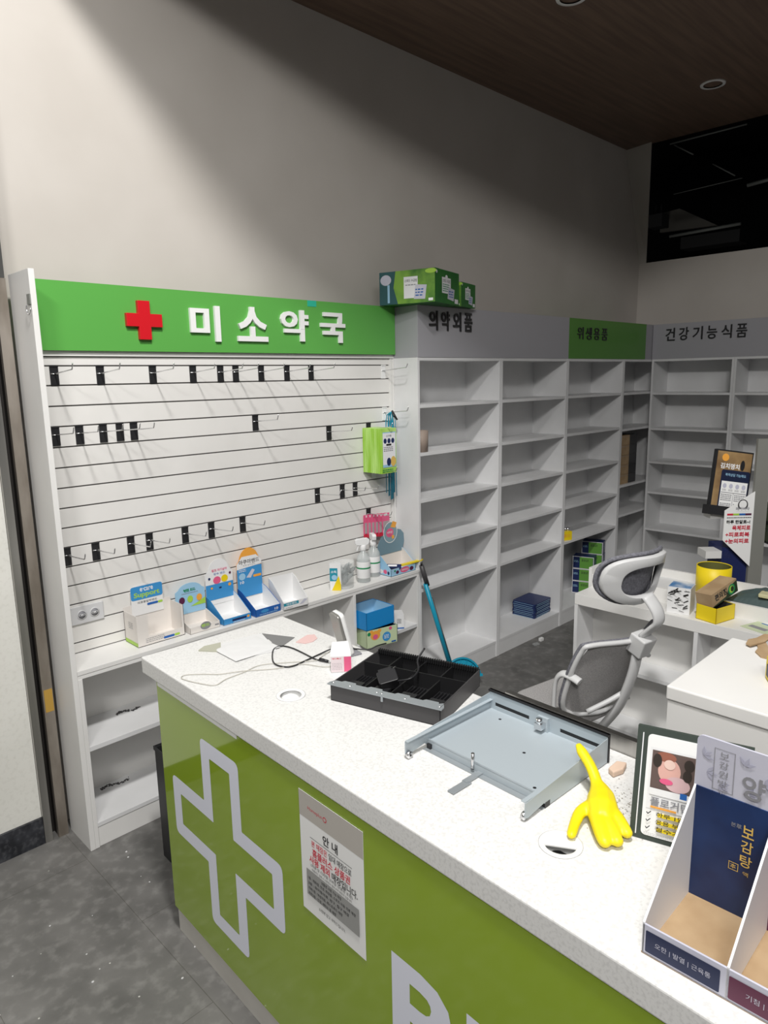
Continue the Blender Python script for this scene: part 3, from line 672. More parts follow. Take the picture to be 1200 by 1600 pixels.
# ------------------------------------------------------------ dustpan
t = thing('dustpan', 'long-handled turquoise dustpan standing against the shelf side', 'dustpan', (2.15, -.09, 0))
top = Vector((-.213, .045, .80)); bot = Vector((.03, .0, .06))
ax = (top-bot).normalized()
MB().tube([bot, bot+(top-bot)*.72], .010, M_steel, 10).build('pole', None, t)
MB().tube([bot+ax*-.02, bot+(top-bot)*.85], .013, M_teal, 8, xf=Matrix.Translation((-.011, 0, -.003))).build('handle_sleeve', None, t)
MB().tube([bot+(top-bot)*.83, top], .014, M_charcoal, 10).tube([top, top+Vector((0, 0, .018))], .006, M_black, 8).build('grip', None, t)
mb = MB(); n = 16; pts = [(.115*math.cos(PI*k/n), .115*math.sin(PI*k/n)) for k in range(n+1)]
pan = Matrix.Translation((.075, -.02, .050)) @ Matrix.Rotation(R(-30), 4, 'Z') @ Matrix.Rotation(R(68), 4, 'X')
mb.prism(pts, 0, .006, M_teal, xf=pan)
for k in range(1, 8):
    a = PI*k/8; mb.tube([(0, 0, .008), (.11*math.cos(a), .11*math.sin(a), .012)], .0028, M_teal, 5, xf=pan)
mb.tube([(.113*math.cos(PI*k/n), .113*math.sin(PI*k/n), .015) for k in range(n+1)], .007, M_teal, 6, xf=pan)
mb.box(-.115, .115, -.006, .010, -.002, .05, M_teal, xf=pan); mb.build('pan', None, t)
# black bin
t = thing('black_bin', 'narrow black waste bin behind the counter end', 'bin', (.192, -.235, 0), R(-2))
mb = MB(); e = .004; a, b, h = .20, .24, .47
for q in ((0, a, -b, -b+e), (0, a, -e, 0), (0, e, -b, 0), (a-e, a, -b, 0)): mb.box(*q, 0, h, M_black)
mb.box(0, a, -b, 0, 0, e, M_black); mb.build('bin_body', None, t, .002)
mb = MB()
for q in ((-.003, a+.003, -b-.003, -b+.001), (-.003, a+.003, -.001, .003), (-.003, .001, -b, 0), (a-.001, a+.003, -b, 0)): mb.box(*q, h-.012, h+.004, M_black)
mb.build('rim', None, t)

# ------------------------------------------------------------ main counter
CA = R(-2.0483)
ct = thing('service_counter', 'long counter with speckled white top and glossy green front', 'counter', (.0346, -.5342, 0), CA)
CH, CTT, CW, LN = .9689, .9126, .5573, 3.3
def disc_hole_slab():
    # slab with two cable holes
    o = MB().box(0, CW, -LN, 0, CTT, CH, M_counter).build('worktop', None, ct)
    b = o.modifiers.new('bevel', 'BEVEL'); b.width = .005; b.segments = 3; b.limit_method = 'ANGLE'
    for cx_, cy_ in GR:
        h_ = MB().lathe([(.036, CTT-.03), (.036, CH+.03)], 32, M_counter).build('hole_cutter')
        h_.parent = ct; h_.location = (cx_, cy_, 0)
        bm = o.modifiers.new('hole', 'BOOLEAN'); bm.object = h_; bm.operation = 'DIFFERENCE'; bm.solver = 'EXACT'
        cut.append(h_)
    dg = bpy.context.evaluated_depsgraph_get(); dg.update()
    me = bpy.data.meshes.new_from_object(o.evaluated_get(dg)); o.modifiers.clear(); o.data = me
    for h_ in cut: bpy.data.objects.remove(h_)
    return o
GR = ((.181, -.584), (.170, -1.479)); cut = []
disc_hole_slab()
mb = MB(); mb.box(.014, CW-.03, -LN+.05, -.095, .0, .104, M_cream); mb.build('kick_board', None, ct)
mb = MB(); mb.box(.014, .032, -LN+.05, -.095, .105, CTT, M_white); mb.box(.032, CW-.03, -.113, -.095, .105, CTT, M_white); mb.box(.032, CW-.03, -LN+.05, -LN+.07, .105, CTT, M_white)
mb.box(.2, CW-.03, -LN+.07, -.113, .105, .125, M_white); mb.box(.2, CW-.03, -LN+.07, -.113, .45, .468, M_white); mb.build('carcass', None, ct)
gp = MB().box(.005, .0139, -LN+.05, -.093, .097, CTT-.004, M_green).build('green_panel', None, ct)
MB().box(.003, .02, -.577, -.103, .9005, .9125, M_letter).build('edge_strip', None, ct)['label'] = 'white strip under the worktop edge'
# cross outline logo: u runs along -y
pr = Print((.005, 0, 0), (0, -1, 0), (0, 0, 1), .0006)
xs = (.157, .362, .573, .768); zz = (.207, .412, .618, .824)
def plus(xs, zz, r):
    pts = [(xs[1], zz[3]), (xs[2], zz[3]), (xs[2], zz[2]), (xs[3], zz[2]), (xs[3], zz[1]), (xs[2], zz[1]), (xs[2], zz[0]), (xs[1], zz[0]), (xs[1], zz[1]), (xs[0], zz[1]), (xs[0], zz[2]), (xs[1], zz[2])]
    out = []; n = len(pts)
    for i in range(n):
        p0, p1, p2 = Vector(pts[i-1]), Vector(pts[i]), Vector(pts[(i+1) % n]); conv = i not in (2, 5, 8, 11)
        rr_ = r[0] if conv else r[1]; a_ = p1+(p0-p1).normalized()*rr_; b_ = p1+(p2-p1).normalized()*rr_
        for k in range(5): t_ = k/4; out.append(tuple((1-t_)**2*a_+2*t_*(1-t_)*p1+t_*t_*b_))
    return out
sw = .050
outer = plus(xs, zz, (.022, .004)); inner = plus((xs[0]+sw, xs[1]+sw, xs[2]-sw, xs[3]-sw), (zz[0]+sw, zz[1]+sw, zz[2]-sw, zz[3]-sw), (.004, .004))
n = len(outer)
pr.mb.add([pr.P(*p_) for p_ in outer]+[pr.P(*p_) for p_ in inner], [(i, (i+1) % n, n+(i+1) % n, n+i) for i in range(n)], M_logo)
o = pr.build('cross_logo', gp); o['label'] = 'pale outlined cross logo'
for ch, c0, c1 in (('P', 1.177, 1.35), ('H', 1.388, 1.575), ('A', 1.60, 1.80), ('R', 1.83, 2.0), ('M', 2.04, 2.26), ('A', 2.29, 2.49), ('C', 2.52, 2.70), ('Y', 2.73, 2.92)):
    pr = Print((.005, 0, 0), (0, -1, 0), (0, 0, 1), .0006); pr.text(ch, (c0+c1)/2, .527, c1-c0, .23, M_logo, .028); pr.build('panel_letter', gp)
# notice sheet
t = thing('notice_sheet', 'white notice sheet with red and black Korean text stuck on the green panel', 'notice', ct.matrix_world @ Vector((0, 0, 0)), 0)
t.location = ct.location; t.rotation_euler = (0, 0, CA)
MB().box(.0030, .0038, -1.094, -.859, .5595, .883, M_paper).build('sheet', None, t)
pr = Print((.0030, -.859, .5595), (0, -1, 0), (0, 0, 1), .0002); W_, H_ = .235, .3235
pr.rect(0, .79*H_, W_, H_, mat('notice_beige', (.50, .47, .43), .6)).text('Homeplus', .062, .885*H_, .055, .012, M_textred).ell(.1, .885*H_, .007, .007, M_textred).ell(.1, .885*H_, .0045, .0045, mat('notice_beige', (.5, .47, .43)))
pr.text('안 내', .5*W_, .715*H_, .055, .026, M_textblack, .02).rect(.04, .655*H_, W_-.04, .659*H_, M_textblack)
pr.text('본 매장은', .075, .615*H_, .06, .017, M_textred, .012).text('임대 매장으로', .152, .613*H_, .082, .017, M_textblack, .01)
pr.text('홈플러스 상품권', .5*W_, .545*H_, .14, .021, M_textred, .02).text('사용 제외', .074, .475*H_, .078, .021, M_textred, .02).text('매장입니다.', .167, .473*H_, .092, .021, M_textblack, .016)
pr.text('(지류 및 디지털 모바일 상품권 포함)', .5*W_, .425*H_, .155, .010, M_textblack).text('*제휴카드 결제 시 사은행사 참여 여부 확인이 있습니다', .5*W_, .393*H_, .15, .007, M_textblack)
pr.rect(.022, .155*H_, W_-.018, .375*H_, mat('notice_grey', (.33, .33, .32), .6)).text('상품권 사용 가능 매장', .5*W_, .345*H_, .075, .009, M_textblack, .01)
for i, s_ in enumerate(('1층 : 제화점, 안경, 화장품, 스포츠 아동 의류 매장', '2층 : 유아동의류, 완구, 침구 매장', '지하1층 : 여성의류, 패스트푸드 매장', '지하2층 : 안경, 세탁소 등 매장')):
    pr.text(s_, .024+.093-.012*i+.0, .305*H_-i*.043*H_, .178-.024*i, .009, M_textblack, .01)
pr.text('쇼핑에 참고 부탁드립니다.', .5*W_, .105*H_, .10, .009, M_textblack)
pr.build('sheet_print', t)

def on_counter(name, label, cat, x, y, rz=0, z=CH, group=None):
    p_ = Matrix.Translation(ct.location) @ Matrix.Rotation(CA, 4, 'Z') @ Vector((x, y, z+.0006))
    return thing(name, label, cat, p_, CA+rz, group)
def grommet(x, y, label, lid):
    t = on_counter('cable_grommet', label, 'cable grommet', x, y, 0, CH, 'white cable grommets in the worktop')
    MB().lathe([(.030, -.05), (.0345, -.05), (.0345, -.001), (.041, -.0004), (.042, .0015), (.039, .003), (.032, .0025), (.030, .0)], 36, M_letter, cap=False).build('sleeve', None, t)
    if lid:
        n = 28; pts = [(.030*math.cos(2*PI*k/n), .030*math.sin(2*PI*k/n)) for k in range(n)]
        c0 = R(150)
        pts = [p_ for p_ in pts if (p_[0]*math.cos(R(215))+p_[1]*math.sin(R(215))) < .013]
        MB().prism(pts, .0, .0025, M_letter).build('lid', None, t)
        MB().box(-.029, .029, -.029, .029, -.040, -.038, M_black).build('dark_base', None, t)
    else:
        MB().lathe([(.030, -.046), (.0, -.046)], 24, M_socket, cap=False).build('bottom_disc', None, t)
grommet(*GR[0], 'open white cable hole in front of the black cash tray', False)
grommet(*GR[1], 'white cable hole with half-open lid beside the yellow glove', True)

# ------------------------------------------------------------ items on the counter
# papers
def flat(name, label, cat, pts, m, z=0, th=.0008, wav=0, prt=None):
    xs_ = [p_[0] for p_ in pts]; ys_ = [p_[1] for p_ in pts]; cx_, cy_ = sum(xs_)/len(xs_), sum(ys_)/len(ys_)
    t = on_counter(name, label, cat, cx_, cy_, 0, CH+z)
    MB().prism([(p_[0]-cx_, p_[1]-cy_) for p_ in pts], 0, th, m).build('sheet', None, t, 0)
    return t
t = flat('paper_bag', 'crumpled white paper bag lying flat on the counter', 'paper', [(.21, -.10), (.215, -.145), (.203, -.20), (.203, -.235), (.232, -.262), (.262, -.262), (.300, -.270), (.337, -.283), (.352, -.25), (.372, -.18), (.394, -.107), (.31, -.098), (.25, -.096)], M_bagpaper, 0, .003)
mb = MB(); rn = random.Random(5); n = 14
pts = [(.17*i/n-.085, .15*j/n-.075, .0035+.0025*rn.random()*(0 < i < n and 0 < j < n)) for j in range(n+1) for i in range(n+1)]
mb.add(pts, [(j*(n+1)+i, j*(n+1)+i+1, (j+1)*(n+1)+i+1, (j+1)*(n+1)+i) for j in range(n) for i in range(n)], M_bagpaper, True).build('crease_layer', None, t)
flat('paper_packet', 'small olive and white packet sticking out from under the paper bag', 'packet', [(.156, -.095), (.188, -.075), (.245, -.085), (.22, -.13), (.200, -.15)], mat('olive_paper', (.45, .45, .36), .6), 0, .004)
flat('grey_mat', 'grey angular sheet lying beside the paper bag', 'sheet', [(.392, -.10), (.455, -.222), (.37, -.262), (.345, -.225), (.374, -.205), (.382, -.170), (.344, -.135)], mat('grey_sheet', (.20, .20, .20), .6), .0, .0015)
t = flat('torn_receipt', 'torn pink and white printed receipt on the counter near the reader', 'receipt', [(.430, -.262), (.47, -.245), (.50, -.235), (.52, -.25), (.505, -.285), (.475, -.300), (.445, -.295)], mat('pink_paper', (.75, .52, .50), .7), 0, .0015)
flat('pencil_marks', 'thin wax scribble left on the counter near the shelf', 'scribble', [(.30, -.04), (.305, -.04), (.36, -.10), (.355, -.10)], mat('red_pencil', (.5, .35, .32), .7), 0, .0003) if 0 else None
# cables
def cable(name, label, pts, r, m, extra=None):
    t = on_counter(name, label, 'cable', 0, 0)
    MB().tube(smooth_pts(pts, 7), r, m, 7).build('cord', None, t)
    return t
t = cable('black_cable', 'thin black looped cable with a small plug on the counter', [(.62, -.51, .012), (.585, -.505, .012), (.555, -.495, .005), (.52, -.47, .010), (.50, -.455, .015), (.465, -.42, .012), (.42, -.41, .004), (.36, -.418, .003), (.30, -.425, .003), (.275, -.40, .003), (.275, -.36, .003), (.31, -.30, .003), (.345, -.262, .003), (.375, -.262, .003), (.388, -.30, .003), (.388, -.36, .003), (.385, -.43, .003), (.392, -.455, .003)], .0024, M_black)
MB().tube([(.390, -.448, .006), (.398, -.480, .006)], [.006, .0045], M_black, 8).tube([(.398, -.480, .006), (.402, -.49, .006)], .003, M_chrome, 8).build('plug', None, t)
cable('white_cable', 'thin off-white looped cord lying at the front of the counter', [(.50, -.40, .003), (.42, -.425, .003), (.38, -.44, .003), (.31, -.39, .0025), (.235, -.345, .0025), (.17, -.355, .0025), (.105, -.36, .0025), (.06, -.375, .0025), (.035, -.335, .0025), (.012, -.265, .0025), (.03, -.245, .0025), (.07, -.275, .0025), (.11, -.315, .0025), (.17, -.345, .003), (.25, -.40, .0025), (.33, -.43, .0025), (.37, -.50, .0025), (.43, -.53, .0025)], .0012, mat('cream_cord', (.52, .50, .44), .5))
# card reader standing
t = on_counter('card_reader', 'silver slab-shaped card reader standing upright on the counter edge', 'card reader', .487, -.465, R(-12))
body = Matrix.Rotation(R(-14), 4, 'Y')
xf = body @ Matrix(((0, 0, 1, 0), (1, 0, 0, 0), (0, 1, 0, 0), (0, 0, 0, 1)))
MB().prism(rrect(-.030, .002, .030, .150, .012), -.010, .0, mat('reader_silver', (.35, .34, .32), .35, .6), xf=xf, smooth=True).build('front_face', None, t)
MB().prism(rrect(-.031, .001, .031, .151, .012), .0, .014, M_letter, xf=xf, smooth=True).build('back_shell', None, t)
MB().box(-.03, .04, -.03, .03, 0, .006, M_textgrey).build('foot', None, t, .002)
# small carton
t = on_counter('medicine_carton', 'small white and pink open medicine carton beside the cash tray', 'carton', .358, -.545, R(-38))
MB().box(0, .062, 0, .038, 0, .052, M_cardw).build('carton_body', None, t)
MB().prism([(0, 0), (.062, 0), (.055, .032), (.006, .030)], 0, .0012, M_cardw, xf=Matrix.Translation((0, .037, .052)) @ Matrix.Rotation(R(68), 4, 'X')).build('open_flap', None, t)
pr = Print((0, 0, 0), (1, 0, 0), (0, 0, 1)); pr.rect(.040, .002, .062, .050, M_pink).rect(.0, .002, .040, .050, mat('pale_pink_print', (.76, .66, .68), .5)).text('메디톡신', .018, .045, .028, .005, M_textred, .02).lines(.004, .008, .034, .032, 5, M_textgrey, .2).build('front_print', t)

# ---- black cash till insert
rz = R(-72.7)-CA
t = thing('cash_tray', 'black plastic cash tray with grey metal front lip and coin cells', 'cash tray', (.252, -1.231, CH+.0006), R(-74.2))
Wd, Dd, Hh = .335, .272, .047; e = .004
mb = MB(); mb.box(0, Wd, 0, Dd, 0, e, M_drawerblack)
mb.box(0, Wd, 0, e, 0, Hh, M_charcoal); mb.box(0, e, 0, Dd, 0, Hh+.004, M_charcoal); mb.box(Wd-e, Wd, 0, Dd, 0, Hh+.004, M_charcoal); mb.box(0, Wd, Dd-e, Dd, 0, Hh+.006, M_drawerblack)
mb.build('tray_shell', None, t, .0015)
mb = MB(); cells = [Wd*k/4 for k in range(1, 4)]
for x in cells: mb.box(x-.002, x+.002, e, Dd-.095, e, Hh-.008, M_drawerblack)
for x in cells: mb.box(x-.002, x+.002, Dd-.09, Dd-e, e, Hh, M_drawerblack)
mb.box(e, Wd-e, Dd-.095, Dd-.091, e, Hh+.002, M_drawerblack)
mb.build('cell_divider', None, t)
mb = MB()
for k in range(4):
    xa = Wd*k/4+.006; xb = Wd*(k+1)/4-.006
    mb.add([(xa, Dd-.088, .035), (xb, Dd-.088, .035), (xb, Dd-.045, .008), (xa, Dd-.045, .008)], [(0, 1, 2, 3)], M_black)
    for j in range(8): x = xa+(xb-xa)*j/7; mb.box(x-.0012, x+.0012, .10, .165, .006, .012, M_black)
    mb.box(xa+.012, xb-.016, .035, .085, .018, .030, M_black)
mb.build('cell_insert', None, t)
mb = MB()
for k in range(46): x = .006+k*(Wd-.012)/45; mb.box(x-.0018, x+.0018, Dd-.012, Dd+.001, Hh-.002, Hh+.010, M_drawerblack)
mb.build('ribbed_rim', None, t)
pts = [(-.006, -.006), (Wd+.006, -.006), (Wd+.006, .010), (Wd-.004, .030)]
for k in range(3, -1, -1):
    xc_ = Wd*(k+.5)/4; pts += [(xc_+.028, .022), (xc_+.024, .030), (xc_-.012, .030), (xc_-.018, .022)]
pts += [(.004, .022), (-.006, .008)]
MB().prism(pts, Hh+.001, Hh+.004, M_greyblue_d).box(Wd*.5-.003, Wd*.5+.003, -.007, -.004, Hh-.012, Hh+.002, M_greyblue_d).build('front_lip', None, t)['label'] = 'grey metal front lip'
mb = MB()
for x in (.006, .06, .145, .16, .23, Wd-.005): mb.lathe([(.003, 0), (.002, .0015), (0, .0018)], 8, M_chrome, xf=Matrix.Translation((x, .008, Hh+.004)), cap=False)
mb.build('rivets', None, t)
# adapter in the tray
t = thing('power_adapter', 'black plug-in power adapter lying in the black cash tray', 'power adapter', (.385, -1.325, CH+.042), R(-40), rot=(R(25), R(-12), R(-35)))
MB().prism(rrect(-.028, -.022, .028, .022, .006), -.014, .022, M_black).box(-.02, .02, .022, .034, -.010, .018, M_black).build('adapter_body', None, t, .002)
MB().tube([(.008, .03, -.004), (.034, .052, -.012)], .0025, M_chrome, 6).tube([(-.010, .03, -.004), (.016, .054, -.014)], .0025, M_chrome, 6).build('plug_pins', None, t)
MB().tube(smooth_pts([(.02, -.018, .012), (.06, -.03, .02), (.09, .0, .008), (.10, .04, .004), (.13, .07, .008)], 5), .0028, M_black, 6).build('lead', None, t)

# ---- grey metal drawer body
t = on_counter('metal_drawer_frame', 'grey-blue metal drawer shell with latch and small rollers', 'drawer frame', .205, -1.052, R(0))
# local: x 0 (front, towards customer) .. .335 back ; y 0 .. -.345
L_, W2 = .285, .340
mb = MB(); mb.box(.045, L_, -W2, 0, .018, .0195, M_greybox); mb.build('base_plate', None, t)
MB().box(.045, .0465, -W2, 0, .002, .024, M_greybox).box(.03, .05, -W2+.0, 0, .0, .0015, M_greyblue_d).build('front_lip', None, t)
for y, s_ in ((0, 1), (-W2, -1)):
    xf = Matrix(((1, 0, 0, 0), (0, 0, 1, y-.0008), (0, 1, 0, 0), (0, 0, 0, 1)))
    MB().prism([(-.03, .010), (-.02, .006), (.035, .014), (.05, .002), (L_, .002), (L_, .062), (.0, .062-.018), (-.03, .042)], 0, .0016, M_greybox, xf=xf).box(-.03, L_, y-(.010 if s_ > 0 else 0), y+(0 if s_ > 0 else .010), .0435, .045, M_greybox, xf=Matrix.Rotation(0, 4, 'X')).build('side_rail', None, t)
    xr = Matrix.Translation((-.022, y+(-.006 if s_ > 0 else .006), .009)) @ Matrix.Rotation(R(90), 4, 'X')
    MB().lathe([(.0, -.004), (.009, -.004), (.009, .004), (0, .004)], 18, M_chrome, xf=xr, cap=False).lathe([(0, -.005), (.003, -.005), (.003, .005), (0, .005)], 10, M_black, xf=xr, cap=False).build('roller', None, t)
mb = MB(); mb.box(L_-.0016, L_, -W2, -.225, .014, .068, M_greybox)
yy = [0, -.018, -.125, -.215, -.330, -W2]
mb = MB(); mb.box(L_-.0016, L_, -W2, 0, .002, .030, M_greybox); mb.box(L_-.0016, L_, -W2, 0, .040, .066, M_greybox)
for a, b in ((0, -.018), (-.125, -.215), (-.330, -W2)): mb.box(L_-.0016, L_, a, b, .030, .040, M_greybox)
mb.build('back_wall', None, t)
MB().box(L_+.0006, L_+.006, -W2-.003, .003, .002, .071, M_black).box(L_-.004, L_+.006, -W2-.003, .003, .0665, .071, M_black).build('black_edge', None, t)['label'] = 'black rear edge'
mb = MB(); mb.box(L_-.010, L_-.002, -.185, -.155, .018, .055, M_greybox); mb.box(L_-.03, L_-.010, -.180, -.160, .030, .045, M_chrome)
mb.lathe([(0, 0), (.008, 0), (.008, .012), (0, .012)], 14, M_chrome, xf=Matrix.Translation((L_-.024, -.17, .045)), cap=False); mb.build('latch', None, t)
mb = MB(); mb.box(-.01, .05, -.172, -.158, .002, .005, M_greyblue_d); mb.box(-.06, -.0, -.178, -.160, .002, .0035, M_greyblue_d); mb.tube([(.036, -.150, .012), (.036, -.150, .048)], .004, M_chrome, 8); mb.build('front_lever', None, t)
for p_ in ((.045, -.01, .0), (.045, -.335, 0), (L_-.03, -W2+.01, 0)): MB().box(p_[0]-.006, p_[0]+.012, p_[1]-.006, p_[1]+.006, 0, .013, M_black).build('rubber_foot', None, t)
mb = MB()
for x, y in ((.25, -.06), (.16, -.20), (.29, -.30), (.06, -.30), (.075, -.32)): mb.lathe([(.004, 0), (0, .0005)], 10, M_black, xf=Matrix.Translation((x, y, .0197)), cap=False)
mb.build('screw_holes', None, t)

# ---- yellow glove
t = on_counter('rubber_glove', 'yellow rubber glove lying fingers-down beside the metal drawer', 'glove', .291, -1.492)
def finger(pts, rad): 
    return smooth_pts(pts, 4), rad
mb = MB()
def fing(pts, rs):
    sp = smooth_pts(pts, 4); n_ = len(sp); rr_ = []
    for i in range(n_):
        k = i/(n_-1)*(len(rs)-1); a_ = int(min(k, len(rs)-2)); rr_.append(rs[a_]+(rs[a_+1]-rs[a_])*(k-a_))
    mb.tube(sp, rr_, M_rubber, 10, flat=(1, .8))
# palm is at about (0,0); fingers towards -x (viewer), wrist cuff towards +x
fing([(.098, .116, .082), (.090, .100, .072), (.075, .070, .058), (.058, .046, .042), (.040, .03, .03)], [.006, .0125, .0125, .013, .016])
fing([(.060, .045, .040), (.035, .020, .028), (.005, .0, .024), (-.025, -.018, .020)], [.010, .028, .033, .024])
fing([(.01, -.015, .022), (.0, -.035, .022), (-.012, -.055, .018), (-.022, -.070, .014), (-.026, -.075, .012)], [.018, .015, .0135, .0115, .004])
fing([(-.01, -.01, .022), (-.03, -.035, .020), (-.045, -.055, .016), (-.056, -.069, .013), (-.060, -.074, .012)], [.020, .016, .014, .012, .004])
fing([(-.02, -.005, .022), (-.045, -.025, .020), (-.064, -.042, .016), (-.075, -.054, .013), (-.080, -.059, .012)], [.020, .017, .0145, .012, .004])
fing([(.0, .018, .022), (-.03, .026, .020), (-.065, .018, .014), (-.095, .006, .012), (-.104, .002, .011)], [.018, .013, .011, .010, .004])
o = mb.build('glove_body', None, t)
rm = o.modifiers.new('remesh', 'REMESH'); rm.mode = 'VOXEL'; rm.voxel_size = .0028; rm.use_smooth_shade = True
sm_ = o.modifiers.new('smooth', 'SMOOTH'); sm_.factor = .6; sm_.iterations = 5
# rough wooden / dusty scraps
o = on_counter('foam_scrap', 'small torn orange foam scrap behind the yellow glove', 'scrap', .475, -1.425)
MB().prism([(-.03, -.008), (.0, -.016), (.03, -.008), (.02, .012), (-.02, .010)], 0, .014, mat('foam_tan', (.70, .52, .40), .8)).build('foam_piece', None, o, .003)
mb = MB(); rn = random.Random(9)
for k in range(160):
    x = rn.gauss(.37, .05); y = rn.gauss(-1.50, .045); r_ = rn.uniform(.0006, .0022)
    if x < .2 or y > -1.44: continue
    mb.lathe([(r_, 0), (r_*.5, r_*.5), (0, r_*.6)], 5, M_dust, xf=Matrix.Translation((x, y, 0)), cap=False)
o = on_counter('sawdust', 'sprinkling of brown dust on the counter around the glove', 'dust', 0, 0); o['kind'] = 'stuff'
mb.build('dust_grains', None, o)

# ---- rail on the counter's inner edge
t = on_counter('counter_rail', 'brushed steel rail standing along the inner edge of the counter', 'rail', CW+.0, 0, 0, CTT)
MB().box(.001, .014, -2.6, -1.05, -.20, .092, M_steel).build('rail_plate', None, t, .001)
MB().box(-.001, .016, -2.6, -1.05, .0925, .096, M_steel).build('top_cap', None, t)

# ---- album / menu stand
def on_c(x, y, z=CH): return Matrix.Translation(ct.location) @ Matrix.Rotation(CA, 4, 'Z') @ Vector((x, y, z+.0006))
t = thing('menu_board', 'dark green framed menu board leaning at the back of the counter', 'menu board', (.267, -2.099, CH+.0006), 0, None, (0, 0, R(-74)))
tl = Matrix.Rotation(R(-12), 4, 'X')
BW, BH = .20, .215
MB().box(0, BW, 0, .012, 0, BH, mat('dark_green_frame', (.05, .065, .055), .5), xf=tl).build('frame', None, t)
MB().prism(rrect(.020, .010, BW+.0, BH-.012, .008), 0, .0015, M_paper, xf=tl @ Matrix.Rotation(R(90), 4, 'X')).box(.010, .012, -.0015, 0, .008, BH-.012, M_textwhite, xf=tl).build('page', None, t)
U3 = (tl.to_3x3() @ Vector((1, 0, 0))); V3 = (tl.to_3x3() @ Vector((0, 0, 1))); O3 = tl @ Vector((0, -.0018, 0))
pr = Print(O3, U3, V3); pr.V = V3*.92; pr.rect(.026, .068, .110, .195, M_cardw).rect(.030, .098, .106, .190, mat('photo_brown', (.13, .09, .08), .5)).ell(.062, .152, .020, .026, mat('photo_skin', (.72, .42, .36), .5)).ell(.078, .128, .022, .016, M_pinkp).ell(.055, .180, .018, .010, mat('photo_hair', (.32, .12, .08), .5)).ell(.040, .170, .008, .014, mat('photo_dark', (.04, .03, .025), .5)).ell(.096, .172, .009, .012, mat('photo_dark', (.04, .03, .025), .5)).ell(.094, .150, .008, .012, mat('photo_dark', (.04, .03, .025), .5)).ell(.062, .166, .010, .010, mat('photo_face', (.80, .58, .50), .5)).ell(.058, .130, .012, .006, M_pink).rect(.030, .098, .106, .112, M_cardw).rect(.084, .102, .096, .114, M_textblue).text('플로거단', .068, .085, .07, .018, M_textgrey, .02).rect(.034, .071, .08, .075, M_orange)
for i, s_ in enumerate(('하루 1알 간편', '응용 부담감소', '철수가 발전')):
    pr.text('✓', .032, .060-.015*i, .009, .008, M_textblack, .02).rect(.048, .055-.015*i, .12, .063-.015*i, M_yellow).text(s_, .085, .060-.015*i, .080, .010, M_textblack, .01)
pr.lines(.026, .014, .12, .020, 2, M_textgrey, .2); pr.build('page_print', t)

# ---- organiser display in the foreground
t = thing('medicine_display', 'lilac cardboard counter display with navy and plum compartments', 'display stand', (.014, -2.243, CH+.0006), 0, None, (0, 0, R(-89.5)))
# local x along the counter (towards camera right), y = depth towards pharmacist, front at y=0
DW, DP, HF, HB, CP = .262, .176, .052, .206, .123
e = .0035
mb = MB(); mb.box(0, DW, 0, DP, 0, e, M_kraft); mb.build('floor_board', None, t)
MB().box(0, DW, 0, e, 0, HF, M_lilac).build('front_panel', None, t, .001)
for i, x in enumerate((0, CP, DW-e)):
    xf = Matrix(((0, 0, 1, x), (1, 0, 0, 0), (0, 1, 0, 0), (0, 0, 0, 1)))
    MB().prism([(0, e), (DP, e), (DP, HB), (0, HF+.002)], 0, e, M_textwhite, xf=xf).build('divider_panel', None, t)
MB().box(e, CP, DP-.002, DP, e, HB, M_navyback).build('navy_back', None, t)
MB().box(CP+e, DW-e, DP-.002, DP, e, HB, M_purple).build('plum_back', None, t)
xf = Matrix.Translation((0, DP+.004, 0)) @ Matrix.Rotation(R(90), 4, 'X')
MB().prism(rrect(0, HB-.01, DW, HB+.090, .010), 0, .004, M_lilac, xf=xf).build('header_card', None, t)
pr = Print((0, DP, 0), (1, 0, 0), (0, 0, 1), .0006)
for cx_, cy_, a_ in ((.018, .235, 0), (.012, .262, 40), (.075, .268, 70), (.085, .222, 20), (.04, .222, -30), (.105, .25, 10)):
    for q in range(3):
        an = R(a_+q*50-50); pr.poly([(cx_, cy_), (cx_+.008*math.cos(an-.35), cy_+.008*math.sin(an-.35)), (cx_+.017*math.cos(an), cy_+.017*math.sin(an)), (cx_+.008*math.cos(an+.35), cy_+.008*math.sin(an+.35))], M_lilacd)
for a in ((.029, .212, .030, .284), (.060, .212, .061, .284), (.029, .212, .061, .213), (.029, .283, .061, .284)): pr.rect(*a, M_textgrey)
for i, c_ in enumerate('보감원방'): pr.text(c_, .045, .274-.016*i, .014, .012, M_textgrey)
pr.text('양', .091, .236, .034, .040, M_textgrey, .02).text('약', .14, .236, .034, .040, M_textgrey, .02); pr.build('header_print', t)
pr = Print((0, DP-.002, 0), (1, 0, 0), (0, 0, 1), .0006)
for i, c_ in enumerate('보감탕'): pr.text(c_, .088, .158-.026*i, .018, .021, M_gold, .01)
pr.text('액', .089, .084, .008, .008, M_gold).text('본草', .070, .163, .016, .008, M_textgrey, .01).text('本', .070, .090, .009, .009, M_gold)
for a in ((.063, .083, .064, .097), (.077, .083, .078, .097), (.063, .083, .078, .084), (.063, .096, .078, .097)): pr.rect(*a, M_gold)
pr.build('back_print', t)
pr = Print((0, 0, 0), (1, 0, 0), (0, 0, 1), .0004); pr.rr(.006, .006, CP-.008, HF-.009, .002, M_navylabel).text('오한 | 발열 | 근육통', CP/2, .024, .082, .0105, M_lilac).rr(CP+.004, .006, DW-.008, HF-.009, .002, M_plum2).text('기침 | 가래 | 인후통', (CP+DW)/2, .024, .085, .0105, M_lilac); pr.build('front_print', t)

